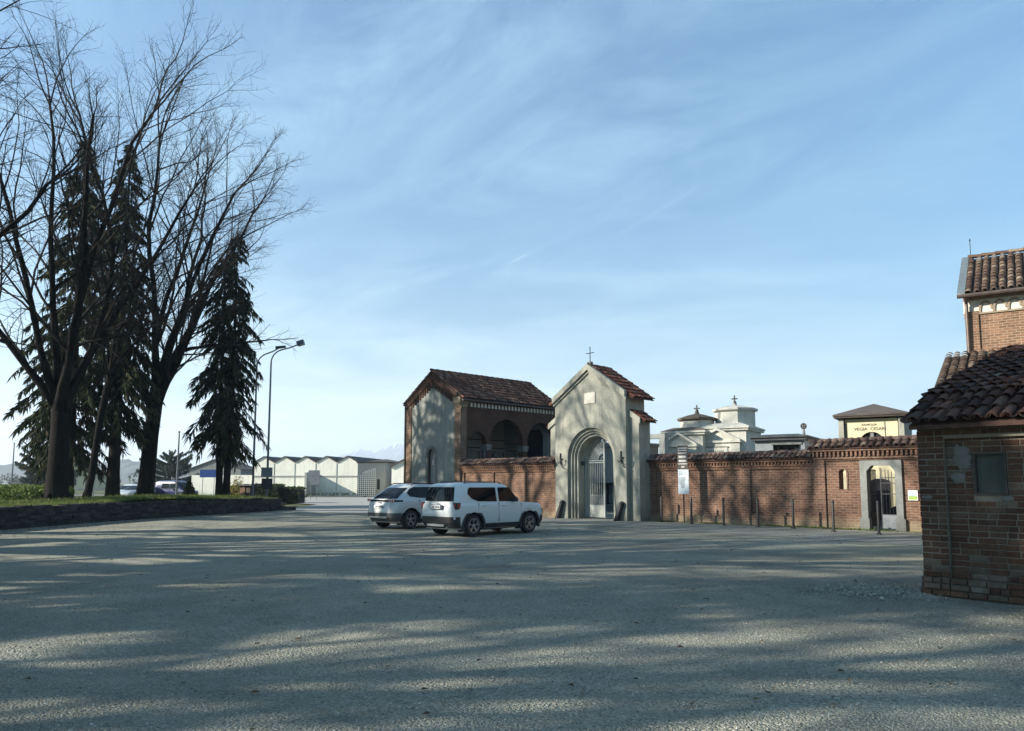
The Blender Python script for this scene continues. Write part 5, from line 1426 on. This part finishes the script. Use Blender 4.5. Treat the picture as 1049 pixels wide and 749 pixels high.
def make_car(name, label, loc, rz, P, group=None):
    L, lo, gr = P['L'], P['lower'], P['green']
    t = thing(name, label, 'car', loc, rz, group); paint = M[P['paint']]
    hood = P.get('hood', 0.0); cow = P.get('cowl', 3.0)
    def zf(x, y, z):
        if z > .7 and x > cow: z -= hood*(z-.7)/.35*((x-cow)/(L-cow))**1.6
        return z
    b = MB(); loft(b, lo, zf); loft(b, gr, None)
    body = b.build('body', paint, t)
    # wheel wells cut out of the shell
    cut = MB(); ax = P['axles']; wr = P['wr']; w0 = lerp_levels(lo, .5)[2]
    for x in ax:
        for s in (-1, 1): cut.lathe_y([(wr+.075, -.17), (wr+.075, .2)], 28, (x, s*(w0-.12)+(s*.02), wr))
    co = cut.build('cutter', M['clad']); co.parent = t
    md = body.modifiers.new('wells', 'BOOLEAN'); md.object = co; md.operation = 'DIFFERENCE'; md.solver = 'EXACT'; md.use_self = True
    bpy.context.view_layer.update(); dg = bpy.context.evaluated_depsgraph_get()
    me = bpy.data.meshes.new_from_object(body.evaluated_get(dg)); body.modifiers.clear(); old = body.data
    if len(me.polygons) > 50: body.data = me
    body.data.name = 'body'
    bpy.data.objects.remove(co)
    body.data.polygons.foreach_set('use_smooth', [True]*len(body.data.polygons)); body.data.set_sharp_from_angle(angle=R(32))
    # wheels
    def wheel(x, s):
        wy = w0-.10
        k = MB(); k.lathe_y([(wr*.62,-.10),(wr*.93,-.105),(wr,-.075),(wr,.075),(wr*.93,.105),(wr*.62,.10)], 28, (0,0,0), False)
        wo = k.build('wheel', M['tyre'], t, True, 40); wo.location = (x, s*wy, wr)
        r = MB(); r.lathe_y([(wr*.64,s*.085),(wr*.66,s*.108),(wr*.60,s*.108),(wr*.58,s*.0)], 24, (0,0,0), False)
        sp = P.get('spokes', 5)
        for i in range(sp):
            a = 2*PI*i/sp+.3
            for d in ((-.13,.13) if P.get('double') else (0,)):
                a2 = a+d; q = [(wr*.12,-.9),(wr*.12,.9),(wr*.61,.11),(wr*.61,-.11)] if not P.get('double') else [(wr*.12,-.4),(wr*.12,.4),(wr*.61,.06),(wr*.61,-.06)]
                vs = []
                for yy in (s*.045, s*.10):
                    for rr, da in q:
                        vs.append((rr*math.cos(a2+da*.5 if rr < .1 else a2+da), yy-(s*.02 if rr < .1 else 0), rr*math.sin(a2+da*.5 if rr < .1 else a2+da)))
                r.add(vs, [(0,1,2,3),(7,6,5,4),(0,4,5,1),(1,5,6,2),(2,6,7,3),(3,7,4,0)])
        r.lathe_y([(.055,s*.06),(.05,s*.095),(.01,s*.1)], 12)
        r.build('rim', M['alloy'], wo)
        d = MB(); d.lathe_y([(wr*.62,s*.0),(wr*.62,s*.012)], 20); d.build('brake_disc', M['clad'], wo)
    for x in ax:
        for s in (-1, 1): wheel(x, s)
    # dark wheel arch mouldings
    for x in ax:
        for s in (-1, 1):
            m = MB(); n = 16; ri, ro = wr+.068, wr+.068+P.get('archw', .075); a0 = -.30
            for k in range(n):
                q0 = a0+(PI-2*a0)*k/n; q1 = a0+(PI-2*a0)*(k+1)/n; vs = []
                for yy in (s*(w0-.05), s*(w0+.018)):
                    for rr, aa in ((ri,q0),(ro,q0),(ro,q1),(ri,q1)): vs.append((x+rr*math.cos(aa), yy, wr+rr*math.sin(aa)))
                m.hexa(vs)
            m.build('arch_moulding', M['clad'], t)
            li = MB(); vs = []; fs = []
            for k in range(n+1):
                q = a0+(PI-2*a0)*k/n
                for yy in (s*(w0-.02), s*(w0-.30)): vs.append((x+(wr+.070)*math.cos(q), yy, wr+(wr+.070)*math.sin(q)))
            for k in range(n): fs.append((2*k,2*k+1,2*k+3,2*k+2))
            li.add(vs, fs); li.add([(x-wr-.07,s*(w0-.3),.15),(x+wr+.07,s*(w0-.3),.15),(x+wr+.07,s*(w0-.3),2*wr+.07),(x-wr-.07,s*(w0-.3),2*wr+.07)], [(0,1,2,3)])
            li.build('wheel_liner', M['clad'], t)
    # bands that follow the shell
    def band(name, mat, z0, z1, xlo, xhi, off, side=None, nz=4, ymin=None):
        zs = [z0+(z1-z0)*k/nz for k in range(nz+1)]; mb = MB(); sel = None; rows = []
        for z in zs:
            lv = gr if z > lo[-1][0] else lo
            rows.append([(x, y, zf(x, y, z)) for x, y in outline(lerp_levels(lv, z), off)])
        m = len(rows[0]); ok = [xlo <= p[0] <= xhi and (ymin is None or abs(p[1]) >= ymin) and (side is None or p[1]*side > 0) for p in rows[0]]
        for j in range(nz):
            for k in range(m):
                k2 = (k+1) % m
                if ok[k] and ok[k2]: mb.add([rows[j][k], rows[j][k2], rows[j+1][k2], rows[j+1][k]], [(0,1,2,3)])
        # closing lips back into the shell, so the band has thickness
        for rr, z in ((rows[0], z0), (rows[-1], z1)):
            lv = gr if z > lo[-1][0] else lo
            inn = [(x, y, zf(x, y, z)) for x, y in outline(lerp_levels(lv, z), -.02)]
            for k in range(m):
                k2 = (k+1) % m
                if ok[k] and ok[k2]: mb.add([rr[k], rr[k2], inn[k2], inn[k]], [(0,1,2,3)])
        return mb.build(name, M[mat], t, True, 40)
    for nm, mt, z0, z1, xl, xh, off, sd, ym in P['bands']: band(nm, mt, z0, z1, xl, xh, off, sd, 4, ym)
    # glass
    def hw(z): return lerp_levels(gr, z)[2]
    for poly in P['side_windows']:
        for s in (-1, 1):
            m = MB(); n = len(poly); 
            vs = [(x, s*(hw(z)+.006), z) for x, z in poly]; cxz = (sum(p[0] for p in poly)/n, sum(p[1] for p in poly)/n)
            m.add(vs, [tuple(range(n))])
            m.build('side_window', M['glass'], t)
    def endglass(name, z0, z1, kk, rear, off=.008):
        m = MB(); nz, ny = 6, 12
        for j in range(nz+1):
            z = z0+(z1-z0)*j/nz; xr, xf, w, rr, rf = lerp_levels(gr, z)
            xm = (xr+xf)/2
            for i in range(ny+1):
                y = (-1+2*i/ny)*w*kk; a = max(0, abs(y)-(w-(rr if rear else rf))); r_ = rr if rear else rf
                d = r_-math.sqrt(max(0, r_*r_-a*a)); bl = .05*(1-(y/w)**2)
                m.v.append(((xr+d-bl-off) if rear else (xf-d+bl+off), y, z+.003))
        for j in range(nz):
            for i in range(ny): m.f.append((j*(ny+1)+i, j*(ny+1)+i+1, (j+1)*(ny+1)+i+1, (j+1)*(ny+1)+i))
        return m.build(name, M['glass'], t, True, 180)
    rg = endglass('rear_window', *P['rear_glass'], True); endglass('windscreen', *P['windscreen'], False)
    if P.get('wiper'):
        w = MB(); z0 = P['rear_glass'][0]; xr0 = lerp_levels(gr, z0+.02)[0]; xr1 = lerp_levels(gr, z0+.16)[0]
        w.tube([(xr0-.075,.0,z0+.02),(xr1-.075,.38,z0+.16)], .012, 5); w.build('wiper', M['clad'], t)
    # doors seams and handles
    sm = MB()
    for x, z0, z1 in P['seams']:
        for s in (-1, 1):
            w1 = lerp_levels(lo, (z0+z1)/2)[2]; sm.box(x-.004, x+.004, min(s*(w1-.03), s*(w1+.0025)), max(s*(w1-.03), s*(w1+.0025)), z0, z1)
    sm.build('door_seams', M['clad'], t)
    for x, z in P['handles']:
        for s in (-1, 1):
            w1 = lerp_levels(lo, z)[2]; h = MB(); h.tube([(x-.11,s*(w1-.01),z),(x-.08,s*(w1+.03),z),(x+.08,s*(w1+.03),z),(x+.11,s*(w1-.01),z)], .015, 6); h.build('door_handle', M[P.get('handlemat', P['paint'])], t)
    mx, mz = P['mirror']
    for s in (-1, 1):
        h = MB(); w1 = hw(mz); h.hexa([(mx-.06,s*(w1+.0),mz-.06),(mx+.05,s*(w1+.0),mz-.06),(mx+.10,s*(w1+.2),mz-.05),(mx-.05,s*(w1+.2),mz-.06),(mx-.05,s*(w1+.02),mz+.05),(mx+.04,s*(w1+.02),mz+.05),(mx+.07,s*(w1+.19),mz+.09),(mx-.05,s*(w1+.2),mz+.09)])
        h.build('wing_mirror', M['clad'], t)
    xp, zp = P['plate']
    pl = MB(); pl.box(xp-.018, xp, -.26, .26, zp-.055, zp+.055); po = pl.build('number_plate', M['plate'], t)
    c = MB(); rnd = random.Random(len(name)); y = -.19
    while y < .19:
        ww = rnd.choice((.03,.035,.04)); c.box(xp-.021, xp-.0185, y, y+ww, zp-.03, zp+.032); y += ww+(.016 if abs(y+.05) > .03 else .05)
    c.box(xp-.021, xp-.0185, -.258, -.225, zp-.05, zp+.05); c.build('plate_characters', M['ink'], po)
    if P.get('rails'):
        x0, x1, y, z = P['rails']
        for s in (-1, 1):
            m = MB(); m.tube([(x0,s*y,z-.06),(x0+.12,s*y,z),(x1-.15,s*(y-.02),z),(x1,s*(y-.03),z-.06)], .02, 6); m.build('roof_rail', M['clad'], t, True)
    if P.get('antenna'):
        m = MB(); x, z = P['antenna']; m.tube([(x,0,z),(x-.10,0,z+.16)], .009, 5); m.build('antenna', M['clad'], t)
    if P.get('extra'): P['extra'](t, P)
    fl = MB(); fl.box(.35, L-.35, -w0+.14, w0-.14, .20, .40); fl.build('underside', M['clad'], t)
    return t
# boxy compact off-roader
def suv_extra(t, P):
    for s in (-1, 1):                     # cross shaped rear lamps and silver surrounds
        m = MB(); cx, cy, cz = .105, s*.80, .965
        o = MB()
        o.box(cx-.075, cx+.10, min(s*.70,s*.885), max(s*.70,s*.885), cz-.105, cz+.105); o.build('lamp_housing', M['clad'], t)
        lens = m
        for a, b_, c0, c1 in ((.715,.865,-.03,.03),(.765,.815,-.085,.085)):
            lens.box(cx-.083, cx-.074, min(s*a,s*b_), max(s*a,s*b_), cz+c0, cz+c1)
        lens.box(cx-.02, cx+.08, min(s*.884,s*.893), max(s*.884,s*.893), cz-.06, cz+.06)
        lens.build('rear_lamp', M['lampred'], t)
    m = MB(); m.box(-.062,-.045,-.10,.10,1.045,1.07); m.build('boot_badge', M['silvertrim'], t)
    m = MB(); m.box(-.075,-.04,-.30,.30,.855,1.0); m.build('plate_recess', M['bumpgrey'], t)
    m = MB(); m.box(-.095,-.05,-.42,.42,.33,.40); m.build('skid_plate', M['silvertrim'], t)
    m = MB(); m.lathe([(.04,0),(.045,.25)],8,(0,0,0)); e = m.build('exhaust', M['galv'], t, True); e.location = (-.08,-.55,.30); e.rotation_euler = (0,R(80),0)
    for s in (-1, 1):
        m = MB(); m.box(.0,.06,min(s*.74,s*.84),max(s*.74,s*.84),.56,.64); m.build('rear_reflector', M['lampclear'], t)
        m = MB(); m.box(3.2,3.38,min(s*.905,s*.912),max(s*.905,s*.912),.80,.83); m.build('wing_badge', M['silvertrim'], t)
SUV = dict(L=4.12, paint='paintwhite', wr=.345, axles=(.78,3.34), cowl=2.95, hood=.09, archw=.085, spokes=5, double=True, wiper=True,
    lower=[(.24,.10,3.98,.80,.20,.22),(.42,.0,4.10,.865,.22,.26),(.60,-.02,4.12,.885,.22,.28),(.80,-.01,4.11,.895,.2,.28),(.96,.02,4.06,.885,.18,.26),(1.05,.05,3.98,.855,.16,.24)],
    green=[(1.03,.05,3.12,.845,.16,.3),(1.545,.17,2.56,.745,.15,.3),(1.61,.21,2.47,.71,.16,.3),(1.665,.31,2.32,.63,.18,.3),(1.685,.5,2.1,.45,.2,.3)],
    bands=[('rear_bumper','clad',.27,.63,-.1,.62,.016,None,None),('front_bumper','clad',.27,.60,3.62,4.3,.016,None,None),('sill_cladding','clad',.25,.40,.5,3.7,.014,1,None),('sill_cladding','clad',.25,.40,.5,3.7,.014,-1,None),
           ('grille','clad',.66,.86,4.0,4.3,.012,None,None)],
    side_windows=[[(.60,1.48),(.57,1.34),(.72,1.19),(1.0,1.10),(1.82,1.085),(1.82,1.54),(.68,1.54)],[(1.92,1.085),(2.80,1.085),(2.79,1.14),(2.52,1.46),(2.45,1.54),(1.92,1.54)]],
    rear_glass=(1.11,1.55,.86), windscreen=(1.12,1.56,.88), seams=[(1.88,.46,1.04),(2.92,.46,1.02),(.98,.66,1.04)], handles=[(1.22,.965),(2.10,.965)],
    mirror=(2.55,1.13), plate=(-.077,.93), rails=(.55,2.25,.60,1.715), antenna=(.62,1.68), extra=suv_extra)
make_car('parked_car', 'boxy white compact off-road car nearest the viewer, with black bumpers and wheel arches', (-2.27,23.14,.003), R(45), SUV, 'white cars parked before the gate').scale = (.955,.95,.965)
def cross_extra(t, P):
    for s in (-1, 1):
        for k in range(3):
            m = MB(); y0 = .56+k*.095
            m.hexa([(-.03+.02*k,s*y0,.985),(-.03+.02*k,s*(y0+.05),.985),(.0+.03*k,s*(y0+.05),.985),(.0+.03*k,s*y0,.985),(-.02+.02*k,s*(y0+.035),1.075),(-.02+.02*k,s*(y0+.085),1.075),(.0+.03*k,s*(y0+.085),1.075),(.0+.03*k,s*(y0+.035),1.075)])
            m.build('rear_lamp', M['lampred'], t)
    m = MB(); m.box(-.10,-.06,-.52,.52,.40,.46); m.build('exhaust_trim', M['silvertrim'], t)
    m = MB(); m.box(-.04,-.005,-.07,.07,.93,.97); m.build('boot_badge', M['silvertrim'], t)
CROSS = dict(L=4.45, paint='paintsilver', wr=.345, axles=(.76,3.40), cowl=3.2, hood=.16, archw=.06, spokes=5,
    lower=[(.24,.14,4.30,.80,.3,.3),(.42,.0,4.42,.87,.32,.36),(.60,-.03,4.45,.905,.34,.38),(.80,.0,4.44,.915,.34,.38),(.96,.05,4.36,.90,.32,.36),(1.06,.10,4.25,.87,.3,.34)],
    green=[(1.04,.10,3.45,.86,.3,.34),(1.20,.30,3.12,.804,.3,.34),(1.40,.62,2.78,.733,.28,.34),(1.50,.78,2.56,.698,.26,.34),(1.575,.92,2.30,.60,.26,.34),(1.60,1.15,2.0,.45,.2,.3)],
    bands=[('rear_bumper','bumpgrey',.27,.58,-.1,.66,.016,None,None),('front_bumper','clad',.27,.58,3.85,4.6,.016,None,None),('sill_cladding','clad',.25,.44,.6,4.0,.014,1,None),('sill_cladding','clad',.25,.44,.6,4.0,.014,-1,None),
           ('lamp_band','glass',.98,1.04,-.2,.48,.010,None,None)],
    side_windows=[[(.78,1.44),(.62,1.30),(.74,1.16),(1.2,1.11),(2.02,1.09),(2.02,1.50),(1.0,1.50)],[(2.07,1.09),(3.02,1.09),(2.98,1.14),(2.62,1.42),(2.48,1.50),(2.07,1.50)]],
    rear_glass=(1.09,1.47,.88), windscreen=(1.12,1.48,.88), seams=[(2.05,.50,1.05),(3.12,.50,1.03),(1.15,.7,1.05)], handles=[(1.38,.96),(2.28,.96)],
    mirror=(2.85,1.13), plate=(-.058,.80), rails=(.95,2.5,.62,1.625), extra=cross_extra)
make_car('parked_car', 'rounder pearl white crossover with dark slanted rear glass, parked behind the boxy car', (-4.66,26.75,.008), R(46), CROSS, 'white cars parked before the gate').scale = (.95,.96,.98)
HATCH = dict(L=4.0, paint='paintwhite', wr=.31, axles=(.72,3.22), cowl=2.85, hood=.2, archw=.03, spokes=5,
    lower=[(.20,.12,3.88,.76,.3,.3),(.45,.0,4.0,.85,.3,.34),(.70,.0,3.98,.865,.3,.34),(.88,.05,3.85,.84,.3,.34)],
    green=[(.86,.05,3.2,.82,.3,.34),(1.345,.45,2.3,.68,.26,.34),(1.42,.6,2.1,.55,.24,.3)],
    bands=[('front_bumper','clad',.24,.36,3.5,4.3,.014,None,None),('head_lamp','lampclear',.66,.78,3.5,4.2,.012,1,.42),('head_lamp','lampclear',.66,.78,3.5,4.2,.012,-1,.42),('rear_lamp','lampred',.68,.84,-.2,.4,.012,1,.5),('rear_lamp','lampred',.68,.84,-.2,.4,.012,-1,.5)],
    side_windows=[[(.5,1.2),(.45,1.1),(.7,.92),(1.75,.90),(1.75,1.34),(.75,1.34)],[(1.8,.90),(2.75,.91),(2.35,1.26),(2.25,1.34),(1.8,1.34)]],
    rear_glass=(.93,1.30,.86), windscreen=(.92,1.31,.88), seams=[(1.77,.36,.86),(2.8,.36,.85)], handles=[(1.1,.8),(2.0,.8)], mirror=(2.55,.94), plate=(-.055,.6))
make_car('parked_car', 'small white hatchback facing the camera between two trunks', (-38.6,78.5,0), R(-92), HATCH, 'cars parked beyond the bed')
H2 = dict(HATCH); H2['paint'] = 'paintgrey'
make_car('parked_car', 'silver hatchback half hidden by the leaning bare trunk', (-36.1,75.5,0), R(-100), H2, 'cars parked beyond the bed')
VAN = dict(HATCH); VAN.update(L=4.3, paint='paintblue', axles=(.75,3.4), cowl=3.5, hood=.15,
    green=[(.86,.02,3.75,.84,.2,.3),(1.6,.12,2.95,.76,.2,.3),(1.72,.2,2.8,.7,.2,.3),(1.78,.35,2.6,.55,.2,.3)],
    lower=[(.20,.1,4.1,.78,.2,.3),(.45,.0,4.28,.86,.2,.34),(.70,.0,4.28,.875,.2,.34),(.88,.02,4.15,.85,.2,.34)],
    side_windows=[[(1.0,1.05),(2.0,1.03),(2.0,1.55),(1.05,1.55)],[(2.05,1.02),(3.3,1.02),(3.05,1.35),(2.9,1.55),(2.05,1.55)]], rear_glass=(1.05,1.55,.85), windscreen=(1.0,1.6,.88), seams=[(2.02,.36,.86),(3.3,.36,.85)])
make_car('parked_car', 'dark blue van parked beside the grey pole beyond the bed', (-35.4,76.0,0), R(-20), VAN, 'cars parked beyond the bed')

# ================================================================ SKY, SUN, AIR, CAMERA
w = bpy.data.worlds.new('World'); sc.world = w; w.use_nodes = True
N = NT(w.node_tree); bg = w.node_tree.nodes['Background']
sky = N.n('ShaderNodeTexSky', sky_type='NISHITA'); sky.sun_disc = False; sky.sun_elevation = EL
sky.sun_rotation = PI/2-AZ
sky.altitude = 300; sky.air_density = 1.0; sky.dust_density = .3; sky.ozone_density = 2.2
tc = N.n('ShaderNodeTexCoord'); d = tc.outputs['Generated']
sp = N.n('ShaderNodeSeparateXYZ'); N.l(d, sp.inputs[0])
den = N.math('ADD', N.math('MAXIMUM', sp.outputs[2], 0.0), .12)
cb = N.n('ShaderNodeCombineXYZ'); N.l(N.math('DIVIDE', sp.outputs[0], den), cb.inputs[0]); N.l(N.math('DIVIDE', sp.outputs[1], den), cb.inputs[1])
pv = cb.outputs[0]
rot = N.n('ShaderNodeMapping'); rot.inputs['Rotation'].default_value = (0,0,R(35)); rot.inputs['Location'].default_value = (2.9,1.1,0); N.l(pv, rot.inputs['Vector'])
c1 = N.noise(N.scalevec(rot.outputs[0], 1.3, 2.3, 1), 1.0, 9, .66, 1.3)
c2 = N.noise(N.scalevec(rot.outputs[0], .28, .45, 1), 1.0, 4, .5, .5)
cl = N.math('MULTIPLY', N.ramp(c1, [(.40, 0.0), (.74, 1.0)]), N.ramp(c2, [(.38, 0.0), (.58, 1.0)]))
low = N.ramp(sp.outputs[2], [(.0, .9), (.12, .8), (.22, .25), (.32, 0.0)])
c3 = N.noise(N.scalevec(d, 2.2, 2.2, 15), 1.0, 6, .55, .5)
band = N.math('MULTIPLY', N.ramp(c3, [(.38, 0.0), (.68, 1.0)]), low)
fac = N.math('MINIMUM', N.math('ADD', N.math('MULTIPLY', cl, .30), N.math('MULTIPLY', band, .62)), .8)
# two short vapour trails
def trail(center, tang, ln, wd, st):
    c = Vector(center).normalized(); tg = Vector(tang); tg = (tg-c*tg.dot(c)).normalized(); n = c.cross(tg)
    def dot(v):
        nd = N.n('ShaderNodeVectorMath', operation='DOT_PRODUCT'); N.l(d, nd.inputs[0]); nd.inputs[1].default_value = v; return nd.outputs['Value']
    a = N.math('MULTIPLY', N.math('MAXIMUM', N.math('SUBTRACT', 1.0, N.math('DIVIDE', N.math('ABSOLUTE', dot(n)), wd)), 0.0), 1.0)
    b = N.math('MAXIMUM', N.math('SUBTRACT', 1.0, N.math('DIVIDE', N.math('ABSOLUTE', dot(tg)), ln)), 0.0)
    f = N.math('GREATER_THAN', dot(c), 0.5)
    return N.math('MULTIPLY', N.math('MULTIPLY', N.math('MULTIPLY', a, N.math('MINIMUM', N.math('MULTIPLY', b, 2.0), 1.0)), f), st)
CLOUD = (12.5, 9.8, 9.2)
skyc = N.mix(fac, sky.outputs['Color'], CLOUD)
tr = N.math('ADD', trail((.01,1,.304), (1,0,.55),   .016, .0016, .18), trail((.20,1,.37), (1,0,.62), .075, .004, .045))
skyc = N.mix(tr, skyc, CLOUD)
skyc = N.mix(1.0, skyc, N.ramp(sp.outputs[2], [(0,(.40,.53,.535)),(.10,(.39,.565,.575)),(.30,(.39,.70,.765)),(.60,(.45,.86,.965))]), 'MULTIPLY')
N.l(skyc, bg.inputs['Color']); bg.inputs['Strength'].default_value = .086

sl = bpy.data.lights.new('sun', 'SUN'); sl.energy = 5.0; sl.angle = R(.53); sl.color = (1.0, .94, .83)
so = bpy.data.objects.new('sun', sl); C.objects.link(so); so.rotation_euler = SUN.to_track_quat('Z','Y').to_euler(); so.location = SUN*60

hz = MB(); hz.box(-6550,6550,-320,6800,-1.5,440)
m_, nt_, b_ = newmat('air'); nt_.nodes.remove(b_)
pvn = nt_.nodes.new('ShaderNodeVolumePrincipled'); pvn.inputs['Color'].default_value = (.80,.88,1,1); pvn.inputs['Density'].default_value = .00028; pvn.inputs['Anisotropy'].default_value = .2
nt_.links.new(pvn.outputs[0], nt_.nodes['Material Output'].inputs['Volume'])
if True:
    ho = hz.build('haze', m_); ho['kind'] = 'stuff'; ho['label'] = 'thin pale haze in the distance'

cam = bpy.data.cameras.new('camera'); co = bpy.data.objects.new('camera', cam); C.objects.link(co)
cam.sensor_width = 36; cam.lens = 36*770/1049; cam.shift_y = 42/1049; cam.clip_end = 12000; cam.clip_start = .05
co.location = (0,0,1.65); co.rotation_euler = (R(90+5.75),0,0)
sc.camera = co
sc.view_settings.view_transform = 'Standard'; sc.view_settings.look = 'None'; sc.view_settings.exposure = 1.40; sc.view_settings.gamma = 1
sc.view_settings.use_curve_mapping = False
sc.cycles.use_denoising = True
sc.cycles.max_bounces = 6; sc.cycles.transparent_max_bounces = 8; sc.cycles.volume_bounces = 1
